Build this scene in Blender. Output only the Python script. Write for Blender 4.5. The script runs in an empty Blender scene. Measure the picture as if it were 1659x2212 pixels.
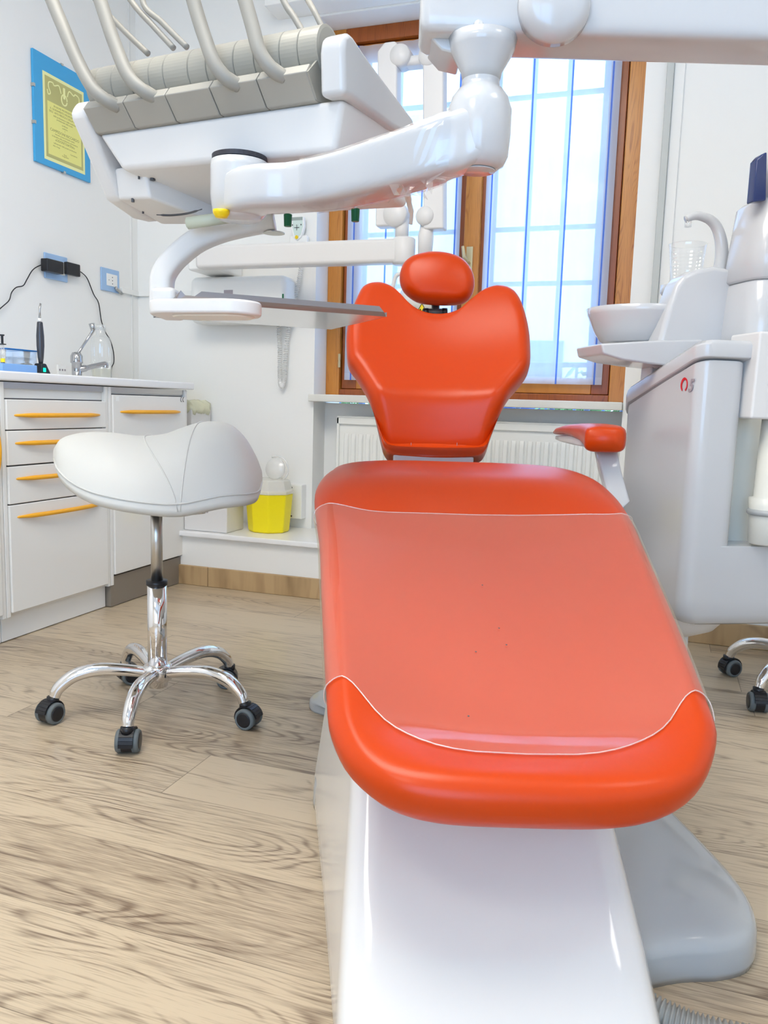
import bpy, bmesh, math, random
from math import sin, cos, pi, radians, atan2, sqrt
from mathutils import Vector, Matrix
random.seed(4)
V = Vector
scene = bpy.context.scene
COL = scene.collection
# ------------------------------------------------------------------ camera
F, CX, CY, CH = 1740.0, 829.5, 1106.0, 0.80
RX, RR, RZ = radians(82.4), radians(1.72), radians(18.76)
CM = (Matrix.Rotation(RZ, 3, 'Z') @ Matrix.Rotation(RX, 3, 'X') @ Matrix.Rotation(RR, 3, 'Z'))
C0 = V((0, 0, CH))
cam = bpy.data.objects.new('camera', bpy.data.cameras.new('camera'))
COL.objects.link(cam)
cam.matrix_world = Matrix.Translation(C0) @ CM.to_4x4()
cam.data.sensor_width = 36
cam.data.lens = F * 36 / 2212
cam.data.clip_start = 0.02
scene.camera = cam

# surveying helpers: where a sight line meets a real plane of the room
def ray(px, py): return CM @ V(((px - CX) / F, -(py - CY) / F, -1))
def Zp(px, py, h=0.0):
    d = ray(px, py); return C0 + d * ((h - CH) / d.z)
def Xp(px, py, x):
    d = ray(px, py); return C0 + d * (x / d.x)
def Yp(px, py, y):
    d = ray(px, py); return C0 + d * (y / d.y)
def Dp(px, py, t): return C0 + ray(px, py) * t
def Pl(px, py, p0, n):
    d = ray(px, py); return C0 + d * ((p0 - C0).dot(n) / d.dot(n))
KC, KS = cos(RZ), sin(RZ)
def W(u, v, z): return V((KC * u - KS * v, KS * u + KC * v, z))   # chair axes -> room axes
def Wd(u, v, z=0): return W(u, v, z)
def toU(p): return V((KC * p.x + KS * p.y, -KS * p.x + KC * p.y, p.z))

# ------------------------------------------------------------------ materials
def srgb(r, g, b):
    f = lambda c: (c / 255 / 12.92) if c / 255 <= 0.04045 else ((c / 255 + 0.055) / 1.055) ** 2.4
    return (f(r), f(g), f(b), 1)
def mat(name, col, rough=0.5, metal=0.0, coat=0.0, bump=0.0, bscale=200, var=0.0, spec=0.5, emis=None, estr=0, trans=0, ior=1.45, sheen=0):
    m = bpy.data.materials.new(name); m.use_nodes = True
    nt = m.node_tree; b = nt.nodes['Principled BSDF']
    b.inputs['Base Color'].default_value = col
    b.inputs['Roughness'].default_value = rough
    b.inputs['Metallic'].default_value = metal
    b.inputs['Coat Weight'].default_value = coat
    b.inputs['Coat Roughness'].default_value = 0.05
    b.inputs['Specular IOR Level'].default_value = spec
    b.inputs['Transmission Weight'].default_value = trans
    b.inputs['IOR'].default_value = ior
    if emis:
        b.inputs['Emission Color'].default_value = emis
        b.inputs['Emission Strength'].default_value = estr
    if bump or var:
        tc = nt.nodes.new('ShaderNodeTexCoord')
        n = nt.nodes.new('ShaderNodeTexNoise'); n.inputs['Scale'].default_value = bscale
        n.inputs['Detail'].default_value = 4
        nt.links.new(tc.outputs['Object'], n.inputs['Vector'])
        if bump:
            bp = nt.nodes.new('ShaderNodeBump'); bp.inputs['Strength'].default_value = bump
            bp.inputs['Distance'].default_value = 0.002
            nt.links.new(n.outputs['Fac'], bp.inputs['Height'])
            nt.links.new(bp.outputs['Normal'], b.inputs['Normal'])
        if var:
            n2 = nt.nodes.new('ShaderNodeTexNoise'); n2.inputs['Scale'].default_value = 6
            nt.links.new(tc.outputs['Object'], n2.inputs['Vector'])
            mx = nt.nodes.new('ShaderNodeMix'); mx.data_type = 'RGBA'
            mx.inputs[6].default_value = [c * (1 - var) for c in col[:3]] + [1]
            mx.inputs[7].default_value = [min(1, c * (1 + var)) for c in col[:3]] + [1]
            nt.links.new(n2.outputs['Fac'], mx.inputs[0])
            nt.links.new(mx.outputs[2], b.inputs['Base Color'])
    return m
def film(name, tint, tr=0.8, gloss=0.08, rough=0.1, diff=(0.9, 0.9, 0.9, 1)):
    """thin clear sheet: mostly see-through, a little haze and a sheen"""
    m = bpy.data.materials.new(name); m.use_nodes = True
    nt = m.node_tree; nt.nodes.clear()
    o = nt.nodes.new('ShaderNodeOutputMaterial')
    t = nt.nodes.new('ShaderNodeBsdfTransparent'); t.inputs[0].default_value = tint
    d = nt.nodes.new('ShaderNodeBsdfDiffuse'); d.inputs[0].default_value = diff
    g = nt.nodes.new('ShaderNodeBsdfGlossy'); g.inputs['Roughness'].default_value = rough
    g.inputs[0].default_value = (1, 1, 1, 1)
    a = nt.nodes.new('ShaderNodeMixShader'); a.inputs[0].default_value = 1 - tr
    nt.links.new(t.outputs[0], a.inputs[1]); nt.links.new(d.outputs[0], a.inputs[2])
    lw = nt.nodes.new('ShaderNodeLayerWeight'); lw.inputs[0].default_value = 0.35
    ma = nt.nodes.new('ShaderNodeMath'); ma.operation = 'MULTIPLY_ADD'
    ma.inputs[1].default_value = 0.35; ma.inputs[2].default_value = gloss
    nt.links.new(lw.outputs['Fresnel'], ma.inputs[0])
    c = nt.nodes.new('ShaderNodeMixShader')
    nt.links.new(ma.outputs[0], c.inputs[0])
    nt.links.new(a.outputs[0], c.inputs[1]); nt.links.new(g.outputs[0], c.inputs[2])
    nt.links.new(c.outputs[0], o.inputs[0])
    return m

M = {}
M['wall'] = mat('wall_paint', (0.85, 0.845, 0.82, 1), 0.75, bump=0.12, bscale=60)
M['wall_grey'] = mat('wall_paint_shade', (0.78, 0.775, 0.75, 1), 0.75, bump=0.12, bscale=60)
M['ceil'] = mat('ceiling_paint', (0.85, 0.85, 0.84, 1), 0.85)
M['white'] = mat('white_gloss_plastic', (0.56, 0.565, 0.575, 1), 0.18, coat=0.3)
M['cream'] = mat('cream_plastic', (0.76, 0.75, 0.68, 1), 0.3)
M['columnwhite'] = mat('column_gloss_white', (0.74, 0.72, 0.69, 1), 0.14, coat=0.4)
M['warmwhite'] = mat('warm_white_lacquer', (0.82, 0.81, 0.775, 1), 0.16, coat=0.2)
M['satin'] = mat('satin_white_plastic', (0.74, 0.725, 0.71, 1), 0.32)
M['worktop'] = mat('worktop_white', (0.86, 0.86, 0.86, 1), 0.25)
M['orange'] = mat('orange_vinyl', (0.56, 0.048, 0.002, 1), 0.30, bump=0.05, bscale=900, spec=0.34)
M['stoolvinyl'] = mat('white_vinyl', (0.64, 0.63, 0.59, 1), 0.45, bump=0.04, bscale=500)
M['handle'] = mat('orange_yellow_handle', srgb(243, 175, 40), 0.35)
M['chrome'] = mat('chrome', (0.82, 0.82, 0.84, 1), 0.06, metal=1)
M['tapchrome'] = mat('tap_chrome', (0.50, 0.50, 0.51, 1), 0.12, metal=1)
M['steel'] = mat('brushed_steel', (0.68, 0.67, 0.66, 1), 0.14, metal=1)
M['steelrim'] = mat('satin_steel_rim', (0.30, 0.28, 0.29, 1), 0.35, metal=1)
M['steel2'] = mat('dull_steel', (0.55, 0.54, 0.52, 1), 0.3, metal=1)
M['black'] = mat('black_plastic', (0.012, 0.012, 0.015, 1), 0.35)
M['darkgrey'] = mat('dark_grey_plastic', (0.07, 0.07, 0.075, 1), 0.35)
M['tyre'] = mat('grey_rubber', (0.13, 0.15, 0.155, 1), 0.55)
M['modgrey'] = mat('grey_module_plastic', (0.36, 0.345, 0.305, 1), 0.42)
M['rollgrey'] = mat('pale_grey_plastic', (0.34, 0.33, 0.29, 1), 0.33)
M['hose'] = mat('grey_hose_rubber', (0.31, 0.30, 0.27, 1), 0.45)
M['basegrey'] = mat('grey_base_lacquer', (0.42, 0.43, 0.43, 1), 0.14, coat=0.3)
M['brown'] = mat('brown_metal_plinth', (0.24, 0.205, 0.165, 1), 0.4)
M['radiator'] = mat('radiator_enamel', (0.82, 0.82, 0.78, 1), 0.35)
M['stone'] = mat('sill_stone', (0.72, 0.71, 0.66, 1), 0.5, var=0.12, bump=0.2, bscale=80)
M['blueplate'] = mat('pale_blue_plastic', srgb(158, 190, 226), 0.3)
M['socket'] = mat('socket_white', (0.85, 0.85, 0.83, 1), 0.3)
M['certblue'] = mat('certificate_blue_mount', srgb(66, 166, 220), 0.4)
M['paper'] = mat('certificate_paper', srgb(234, 230, 140), 0.7)
M['paperband'] = mat('certificate_band', srgb(190, 186, 122), 0.7, bump=0.2, bscale=300, var=0.15)
M['paperpale'] = mat('certificate_border', srgb(240, 240, 175), 0.7)
M['ink'] = mat('certificate_ink', srgb(150, 145, 85), 0.7)
M['yellowbin'] = mat('yellow_bin_plastic', srgb(245, 226, 20), 0.35)
M['binlid'] = film('milky_lid', (0.97, 0.97, 0.93, 1), 0.45, 0.05, 0.2)
M['card'] = mat('cardboard', srgb(196, 165, 122), 0.8)
M['red'] = mat('red_print', srgb(215, 20, 30), 0.4)
M['greyprint'] = mat('grey_print', srgb(160, 152, 158), 0.4)
M['green'] = mat('green_knob', srgb(0, 104, 62), 0.35)
M['blue'] = mat('blue_knob', srgb(20, 70, 190), 0.35)
M['yellow'] = mat('yellow_knob', srgb(235, 200, 10), 0.35)
M['screen'] = mat('dark_blue_gloss', srgb(28, 50, 105), 0.08, coat=0.5)
M['brass'] = mat('pale_brass', srgb(205, 190, 150), 0.3, metal=0.7)
M['bars'] = mat('grille_paint', srgb(70, 92, 130), 0.5)
M['cover'] = film('clear_vinyl_cover', (1.0, 0.97, 0.90, 1), 0.925, 0.035, 0.09, (0.92, 0.84, 0.70, 1))
M['wrap'] = film('cling_film', (1, 1, 1, 1), 0.97, 0.02, 0.12)
M['clear'] = film('clear_plastic', (0.97, 0.98, 0.98, 1), 0.88, 0.05, 0.05)
M['pane'] = film('window_glass', (0.98, 0.99, 1.0, 1), 1.0, 0.02, 0.02)
M['foam'] = mat('cream_foam', srgb(226, 220, 196), 0.8, bump=0.6, bscale=90)
M['bluelid'] = mat('blue_lid', srgb(22, 110, 185), 0.35)
M['bluetray'] = mat('light_blue_box', srgb(130, 175, 230), 0.4)
M['led'] = mat('green_led', (0.0, 0.5, 0.3, 1), 0.4, emis=(0.0, 0.9, 0.45, 1), estr=1.5)
M['warn'] = mat('warning_yellow', srgb(250, 225, 40), 0.4)
M['concrete'] = mat('pale_render', (0.74, 0.72, 0.68, 1), 0.9, var=.15)
M['leaf'] = mat('leaves', (0.10, 0.22, 0.06, 1), 0.6)
M['lamp'] = mat('lamp_diffuser', (0.9, 0.9, 0.9, 1), 0.5, emis=(1, 0.96, 0.88, 1), estr=6)
M['greyglass'] = mat('grey_green_window', (0.55, 0.60, 0.55, 1), 0.15)
M['lcd'] = mat('remote_lcd', (0.30, 0.35, 0.33, 1), 0.3)
M['mint'] = mat('remote_face', srgb(205, 222, 215), 0.4)
M['dust'] = mat('dark_rubber_seal', (0.03, 0.03, 0.04, 1), 0.5)

def sheer():
    m = bpy.data.materials.new('sheer_curtain'); m.use_nodes = True
    nt = m.node_tree; nt.nodes.clear()
    o = nt.nodes.new('ShaderNodeOutputMaterial')
    t = nt.nodes.new('ShaderNodeBsdfTransparent'); t.inputs[0].default_value = (0.90, 0.95, 1.0, 1)
    d = nt.nodes.new('ShaderNodeBsdfDiffuse'); d.inputs[0].default_value = (0.85, 0.88, 0.95, 1)
    l = nt.nodes.new('ShaderNodeBsdfTranslucent'); l.inputs[0].default_value = (0.78, 0.86, 1.0, 1)
    a = nt.nodes.new('ShaderNodeMixShader'); a.inputs[0].default_value = 0.6
    nt.links.new(d.outputs[0], a.inputs[1]); nt.links.new(l.outputs[0], a.inputs[2])
    b = nt.nodes.new('ShaderNodeMixShader'); b.inputs[0].default_value = 0.70
    nt.links.new(t.outputs[0], b.inputs[1]); nt.links.new(a.outputs[0], b.inputs[2])
    nt.links.new(b.outputs[0], o.inputs[0])
    return m
M['sheer'] = sheer()
def hem():
    m = sheer(); m.name = 'sheer_hem'
    m.node_tree.nodes['Mix Shader.001'].inputs[0].default_value = 0.8
    return m
M['hem'] = hem()
M['stripe'] = film('blue_stripe_fabric', (0.30, 0.45, 0.95, 1), 0.45, 0.0, 0.3, (0.10, 0.22, 0.72, 1))

def nodes_wood(name, light, dark, sx, sy, rough, planks=None, axis='x', contrast=1.0):
    """wood: long fibres along `axis`, growth-ring contours, optional plank layout (width, length)"""
    m = bpy.data.materials.new(name); m.use_nodes = True
    nt = m.node_tree; N = nt.nodes; L = nt.links; b = N['Principled BSDF']
    def math_(op, a, b_=None, c=None):
        n = N.new('ShaderNodeMath'); n.operation = op
        for i, x in enumerate((a, b_, c)):
            if x is None: continue
            if isinstance(x, (int, float)): n.inputs[i].default_value = x
            else: L.new(x, n.inputs[i])
        return n.outputs[0]
    tc = N.new('ShaderNodeTexCoord'); sp = N.new('ShaderNodeSeparateXYZ')
    L.new(tc.outputs['Object'], sp.inputs[0])
    x, y, z = sp.outputs[0], sp.outputs[1], sp.outputs[2]
    if axis == 'z': x, y, z = z, x, y
    rnd = 0.0; gap = None
    cz = z
    if planks:
        w, ln = planks
        row = math_('FLOOR', math_('DIVIDE', math_('ADD', y, 0.045), w))
        wn = N.new('ShaderNodeTexWhiteNoise'); wn.noise_dimensions = '1D'; L.new(row, wn.inputs['W'])
        xs = math_('ADD', math_('DIVIDE', x, ln), math_('MULTIPLY', wn.outputs[0], 7.0))
        col = math_('FLOOR', xs)
        wn2 = N.new('ShaderNodeTexWhiteNoise'); wn2.noise_dimensions = '2D'
        cb = N.new('ShaderNodeCombineXYZ'); L.new(row, cb.inputs[0]); L.new(col, cb.inputs[1])
        L.new(cb.outputs[0], wn2.inputs['Vector'])
        rnd = wn2.outputs[0]
        fy = math_('FRACT', math_('DIVIDE', math_('ADD', y, 0.045), w))
        fx = math_('FRACT', xs)
        gy = math_('LESS_THAN', fy, 0.008)
        gx = math_('LESS_THAN', fx, 0.0018)
        gap = math_('MAXIMUM', gx, gy)
        cz = math_('MULTIPLY', rnd, 37.0)
    def noise(ax, ay, detail=3, dist=0.0, rough_=0.5):
        cb = N.new('ShaderNodeCombineXYZ')
        L.new(math_('MULTIPLY', x, ax), cb.inputs[0]); L.new(math_('MULTIPLY', y, ay), cb.inputs[1])
        L.new(cz, cb.inputs[2])
        n = N.new('ShaderNodeTexNoise'); n.inputs['Scale'].default_value = 1; n.inputs['Detail'].default_value = detail
        n.inputs['Distortion'].default_value = dist; n.inputs['Roughness'].default_value = rough_
        L.new(cb.outputs[0], n.inputs['Vector']); return n.outputs['Fac']
    fine = noise(sx * 6, sy * 14, 5, 0, 0.7)
    mid = noise(sx * 1.6, sy * 2.2, 4, 0.6)
    big = noise(sx * 0.9, sy * 0.8, 2, 0.3)
    rings = math_('MULTIPLY_ADD', math_('SINE', math_('MULTIPLY', big, 170.0)), 0.5, 0.5)
    rings = math_('POWER', rings, 3.5)
    ringmask = math_('SMOOTH_MIN', math_('MAXIMUM', math_('MULTIPLY', math_('SUBTRACT', mid, 0.42), 5.0), 0.0), 1.0, 0.2)
    fine2 = math_('MULTIPLY', math_('SUBTRACT', fine, 0.40), 2.6)
    hair = noise(sx * 9, sy * 45, 3, 0, 0.6)
    t = math_('ADD', math_('MULTIPLY', fine2, 0.24), math_('MULTIPLY', math_('MULTIPLY', rings, ringmask), 0.55))
    t = math_('ADD', t, math_('MULTIPLY', math_('SUBTRACT', hair, 0.5), 2.0))
    t = math_('ADD', t, math_('MULTIPLY', math_('SUBTRACT', mid, 0.5), 0.6))
    if planks:
        t = math_('ADD', t, math_('MULTIPLY', math_('SUBTRACT', rnd, 0.5), 0.55))
    t = math_('MULTIPLY', t, contrast)
    cl = N.new('ShaderNodeClamp'); L.new(t, cl.inputs[0])
    mx = N.new('ShaderNodeMix'); mx.data_type = 'RGBA'
    mx.inputs[6].default_value = light; mx.inputs[7].default_value = dark
    L.new(cl.outputs[0], mx.inputs[0])
    out = mx.outputs[2]
    if gap is not None:
        g = N.new('ShaderNodeMix'); g.data_type = 'RGBA'
        g.inputs[7].default_value = (dark[0] * .4, dark[1] * .4, dark[2] * .4, 1)
        L.new(math_('MULTIPLY', gap, 0.6), g.inputs[0]); L.new(out, g.inputs[6]); out = g.outputs[2]
    L.new(out, b.inputs['Base Color'])
    b.inputs['Roughness'].default_value = rough
    bp = N.new('ShaderNodeBump'); bp.inputs['Strength'].default_value = 0.12; bp.inputs['Distance'].default_value = 0.001
    L.new(fine, bp.inputs['Height']); L.new(bp.outputs[0], b.inputs['Normal'])
    return m
M['floor'] = nodes_wood('oak_plank_floor', srgb(196, 178, 151), srgb(116, 97, 79), 1.3, 7.0, 0.30, planks=(0.192, 1.22), contrast=1.0)
M['base'] = nodes_wood('oak_baseboard', srgb(190, 160, 118), srgb(125, 96, 62), 1.3, 9.0, 0.45)
M['pine'] = nodes_wood('varnished_pine', srgb(203, 135, 58), srgb(152, 84, 22), 1.2, 16.0, 0.3, axis='z')
M['pineh'] = nodes_wood('varnished_pine_rail', srgb(200, 130, 54), srgb(150, 82, 22), 1.2, 16.0, 0.3)
M['pinedark'] = nodes_wood('varnished_pine_shaded', srgb(158, 82, 30), srgb(112, 50, 14), 1.2, 16.0, 0.3, axis='z')  # darkened pine copy; the sash rebate's shadow is put into its colour

# ------------------------------------------------------------------ scene graph helpers
MW = {}
def tag(o, label=None, cat=None, group=None, kind=None):
    if label: o['label'] = label
    if cat: o['category'] = cat
    if group: o['group'] = group
    if kind: o['kind'] = kind
    return o
def thing(name, loc, label, cat, group=None, rz=0.0):
    o = bpy.data.objects.new(name, None); COL.objects.link(o)
    o.location = loc; o.rotation_euler = (0, 0, rz); o.empty_display_size = 0.05
    MW[o.name] = Matrix.Translation(loc) @ Matrix.Rotation(rz, 4, 'Z')
    return tag(o, label, cat, group)
def put(name, bm, m, parent=None, smooth=False, bevel=0.0, seg=2, sub=0, angle=40, recalc=True, solid=0.0):
    """link bm (built in room coordinates) as one mesh object"""
    if recalc: bmesh.ops.recalc_face_normals(bm, faces=bm.faces[:])
    lo = V((1e9,) * 3); hi = V((-1e9,) * 3)
    for v in bm.verts:
        for i in range(3): lo[i] = min(lo[i], v.co[i]); hi[i] = max(hi[i], v.co[i])
    org = (lo + hi) / 2
    if parent is None: org.z = lo.z
    P = MW[parent.name] if parent else Matrix.Identity(4)
    T = P.inverted() @ Matrix.Translation(org)
    R = Matrix.Identity(4)
    if parent: R = P.to_3x3().inverted().to_4x4()
    for v in bm.verts: v.co = R @ (v.co - org)
    me = bpy.data.meshes.new(name); bm.to_mesh(me); bm.free()
    ms = m if isinstance(m, (list, tuple)) else [m]
    for x in ms: me.materials.append(M[x] if isinstance(x, str) else x)
    if smooth:
        for p in me.polygons: p.use_smooth = True
    o = bpy.data.objects.new(name, me); COL.objects.link(o)
    loc = P.inverted() @ org
    o.location = loc
    if parent: o.parent = parent
    MW[o.name] = P @ Matrix.Translation(loc)
    if bevel:
        b = o.modifiers.new('bevel', 'BEVEL'); b.width = bevel; b.segments = seg; b.limit_method = 'ANGLE'
        b.angle_limit = radians(angle); b.harden_normals = False
        for p in me.polygons: p.use_smooth = True
        if hasattr(me, 'set_sharp_from_angle'):
            pass
        w = o.modifiers.new('wn', 'WEIGHTED_NORMAL'); w.keep_sharp = True
    if sub:
        s = o.modifiers.new('sub', 'SUBSURF'); s.levels = sub; s.render_levels = sub
    if solid:
        s = o.modifiers.new('solid', 'SOLIDIFY'); s.thickness = solid; s.offset = 0
    return o
def struct(name, bm, m, parent=None, **k):
    o = put(name, bm, m, parent, **k); o['kind'] = 'structure'; return o
def copy_tree(o, parent=None):
    c = o.copy(); COL.objects.link(c)
    if parent: c.parent = parent
    MW[c.name] = MW[o.name].copy()
    for ch in list(o.children): copy_tree(ch, c)
    return c

# ------------------------------------------------------------------ shape helpers
def B(): return bmesh.new()
def box(bm, lo, hi, mtx=None, mi=0):
    vs = []
    for k in range(8):
        p = V((hi[0] if k & 1 else lo[0], hi[1] if k & 2 else lo[1], hi[2] if k & 4 else lo[2]))
        vs.append(bm.verts.new(mtx @ p if mtx else p))
    for q in ((0, 2, 3, 1), (4, 5, 7, 6), (0, 1, 5, 4), (2, 6, 7, 3), (0, 4, 6, 2), (1, 3, 7, 5)):
        f = bm.faces.new([vs[i] for i in q]); f.material_index = mi
    return bm
def hexa(bm, pts, mi=0):
    """8 corners: bottom ring of 4 then top ring of 4"""
    vs = [bm.verts.new(p) for p in pts]
    for q in ((3, 2, 1, 0), (4, 5, 6, 7), (0, 1, 5, 4), (1, 2, 6, 5), (2, 3, 7, 6), (3, 0, 4, 7)):
        f = bm.faces.new([vs[i] for i in q]); f.material_index = mi
    return bm
def loft(bm, rings, cap=True, closed=True, mi=0):
    R = [[bm.verts.new(p) for p in r] for r in rings]
    n = len(R[0])
    for a, b in zip(R, R[1:]):
        for i in range(n if closed else n - 1):
            j = (i + 1) % n
            try: f = bm.faces.new((a[i], a[j], b[j], b[i])); f.material_index = mi
            except ValueError: pass
    if cap and closed:
        for r in (R[0][::-1], R[-1]):
            try: f = bm.faces.new(r); f.material_index = mi
            except ValueError: pass
    return bm
def frames(pts):
    ts = []
    for i in range(len(pts)):
        a = pts[max(0, i - 1)]; b = pts[min(len(pts) - 1, i + 1)]
        t = (b - a); ts.append(t.normalized() if t.length > 1e-9 else V((0, 0, 1)))
    up = V((0, 0, 1)) if abs(ts[0].z) < .9 else V((1, 0, 0))
    n = (up - ts[0] * up.dot(ts[0])).normalized(); out = []
    for t in ts:
        n = (n - t * n.dot(t))
        n = n.normalized() if n.length > 1e-6 else t.orthogonal().normalized()
        out.append((t, n, t.cross(n)))
    return out
def tube(bm, pts, r, seg=12, cap=True, flat=1.0, mi=0):
    pts = [V(p) for p in pts]
    rs = r if isinstance(r, (list, tuple)) else [r] * len(pts)
    rings = []
    for (t, n, b), p, q in zip(frames(pts), pts, rs):
        rings.append([p + n * (q * flat * cos(2 * pi * k / seg)) + b * (q * sin(2 * pi * k / seg)) for k in range(seg)])
    return loft(bm, rings, cap, mi=mi)
def spline(pts, n=8, closed=False):
    pts = [V(p) for p in pts]; out = []; m = len(pts)
    for i in range(m if closed else m - 1):
        if closed: p0, p1, p2, p3 = pts[i - 1], pts[i], pts[(i + 1) % m], pts[(i + 2) % m]
        else: p0, p1, p2, p3 = pts[max(0, i - 1)], pts[i], pts[i + 1], pts[min(m - 1, i + 2)]
        for k in range(n):
            t = k / n
            out.append(0.5 * ((2 * p1) + (p2 - p0) * t + (2 * p0 - 5 * p1 + 4 * p2 - p3) * t * t + (3 * p1 - p0 - 3 * p2 + p3) * t ** 3))
    if not closed: out.append(pts[-1])
    return out
def lathe(bm, prof, c, axis=V((0, 0, 1)), seg=32, mi=0, cap=True):
    """prof: (radius, height) pairs along axis from c"""
    axis = axis.normalized(); n = axis.orthogonal().normalized(); b = axis.cross(n)
    rings = [[V(c) + axis * h + (n * cos(2 * pi * k / seg) + b * sin(2 * pi * k / seg)) * max(r, 1e-5) for k in range(seg)] for r, h in prof]
    return loft(bm, rings, cap, mi=mi)
def prism(bm, pts, vec, mi=0):
    return loft(bm, [[V(p) for p in pts], [V(p) + vec for p in pts]], mi=mi)
def interp(xs, ys, x):
    if x <= xs[0]: return ys[0]
    for i in range(len(xs) - 1):
        if x <= xs[i + 1]:
            t = (x - xs[i]) / (xs[i + 1] - xs[i]); return ys[i] + (ys[i + 1] - ys[i]) * t
    return ys[-1]
def sinterp(xs, ys, x):
    if x <= xs[0]: return ys[0]
    for i in range(len(xs) - 1):
        if x <= xs[i + 1]:
            t = (x - xs[i]) / (xs[i + 1] - xs[i]); h = xs[i + 1] - xs[i]
            m0 = (ys[i + 1] - ys[max(0, i - 1)]) / (xs[i + 1] - xs[max(0, i - 1)]) * h
            j = min(len(xs) - 1, i + 2); m1 = (ys[j] - ys[i]) / (xs[j] - xs[i]) * h
            return (2 * t**3 - 3 * t * t + 1) * ys[i] + (t**3 - 2 * t * t + t) * m0 + (-2 * t**3 + 3 * t * t) * ys[i + 1] + (t**3 - t * t) * m1
    return ys[-1]
def pad(bm, outline, n, R, thick, top=None, nring=9):
    """cushion over a closed world-space outline lying in a plane with normal n. top(frac, point)->height"""
    c = sum(outline, V()) / len(outline); N = len(outline); rings = []
    def ring(inset, h, frac=None):
        r = []
        for p in outline:
            d = (p - c).length; rho = max(0.0, 1 - inset / d) if frac is None else frac * max(0.0, 1 - R / d)
            q = c + (p - c) * rho
            r.append(q + n * (h + (top(rho, q) if (top and h > 0) else 0.0)))
        return r
    for fr in (0.02, 0.5, 1.0):
        rings.append(ring(0, -thick, fr))
    for k in range(1, 7):
        a = radians(90 - 15 * k)
        rb = R
        rings.append(ring(R - rb * cos(a), -(thick - R) - rb * sin(a) if thick > R else -thick * sin(a)))
    for k in range(0, 7):
        a = radians(15 * k)
        rings.append(ring(R - R * cos(a), 1e-6 + R * sin(a)))
    for k in range(1, nring + 1):
        rings.append(ring(0, R, 1 - k / nring * 0.985))
    return loft(bm, rings)
def text_mesh(bm, body, size, org, xd, yd, depth=0.0004, align='CENTER', mi=0, shear=0.0, bold=0.0):
    cu = bpy.data.curves.new('t', 'FONT'); cu.body = body; cu.size = size; cu.align_x = align; cu.extrude = depth; cu.resolution_u = 2; cu.shear = shear; cu.offset = bold
    ob = bpy.data.objects.new('t', cu)
    me = bpy.data.meshes.new_from_object(ob)
    zd = xd.cross(yd).normalized()
    n0 = len(bm.verts); bm.from_mesh(me); bm.verts.ensure_lookup_table()
    for v in bm.verts[n0:]:
        v.co = org + xd * v.co.x + yd * v.co.y + zd * v.co.z
    bpy.data.objects.remove(ob); bpy.data.curves.remove(cu); bpy.data.meshes.remove(me)
    return bm
def ease(t): t = max(0.0, min(1.0, t)); return t * t * (3 - 2 * t)
X1, Y1, Z1 = V((1, 0, 0)), V((0, 1, 0)), V((0, 0, 1))

# ================================================================== THE ROOM
XL, XR, YB, YW, YF, ZC = -2.375, 1.9, 3.30, 3.43, -1.9, 2.85
LED = 2.97; LZ = 0.235
WX0, WX1, WZ0, WZ1 = -1.465, -0.150, 0.836, 2.392
struct('floor', box(B(), (XL - .1, YF - .1, -0.05), (XR + .1, YB + .3, 0)), 'floor')
struct('ceiling', box(B(), (XL - .1, YF - .1, ZC), (XR + .1, YB + .3, ZC + .1)), 'ceil')
struct('wall_left', box(B(), (XL - .12, YF - .1, 0), (XL, YB + .3, ZC)), 'wall')
struct('wall_right', box(B(), (XR, YF - .1, 0), (XR + .12, YB + .3, ZC)), 'wall')
FX0, FX1, FZ0, FZ1 = -.80, 1.20, .55, 2.40      # second window, in the wall behind the photographer
bm = B()
box(bm, (XL, YF - .25, 0), (FX0, YF, ZC)); box(bm, (FX1, YF - .25, 0), (XR, YF, ZC)); box(bm, (FX0, YF - .25, 0), (FX1, YF, FZ0)); box(bm, (FX0, YF - .25, FZ1), (FX1, YF, ZC))
struct('wall_front', bm, 'wall')
bm = B(); yq = YF - .12
for x0, x1, z0, z1 in ((FX0, FX0 + .06, FZ0, FZ1), (FX1 - .06, FX1, FZ0, FZ1), ((FX0 + FX1) / 2 - .05, (FX0 + FX1) / 2 + .05, FZ0, FZ1), (FX0, FX1, FZ0, FZ0 + .06), (FX0, FX1, FZ1 - .06, FZ1)):
    box(bm, (x0, yq - .06, z0), (x1, yq, z1))
struct('window_2', bm, 'pine')
bm = B()
box(bm, (XL, YB, 0), (WX0, YB + .3, ZC))
box(bm, (WX1, YB, 0), (XR, YB + .3, ZC))
box(bm, (WX0, YB, WZ1), (WX1, YB + .3, ZC))
box(bm, (WX0, YW, 0), (WX1, YB + .3, 0.80))          # back of the radiator niche
struct('wall_back', bm, 'wall')
# low masonry ledge that runs under the window
struct('trim_1', box(B(), (XL, LED + .012, 0), (XR, YB, LZ - .022)), 'wall')
struct('trim_2', box(B(), (XL, LED - .012, LZ - .022), (XR, YB, LZ)), 'worktop', bevel=.004)
struct('trim_3', box(B(), (WX0, YB - .001, LZ - .022), (WX1, YW, LZ)), 'worktop')
bm = B()
for a, b in ((-2.36, -1.80), (-1.798, -0.58), (-0.578, 0.64), (0.642, XR)):
    box(bm, (a, LED - .002, 0), (b, LED + .012, 0.085))
struct('baseboard_back', bm, 'base', bevel=.003)
struct('baseboard_right', box(B(), (XR - .014, YF, 0), (XR, LED, .085)), 'base', bevel=.003)
# lintel box above the window
ld = Zp(592, 28, 2.36)
struct('trim_4', box(B(), (-1.66, YB - .13, 2.40), (0.25, YB + .001, ZC)), 'wall', bevel=.004)
# window sill slab
struct('trim_5', box(B(), (WX0 - .012, YB - .035, 0.804), (WX1 - .002, YW + .02, 0.836)), 'stone', bevel=.004)
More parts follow.
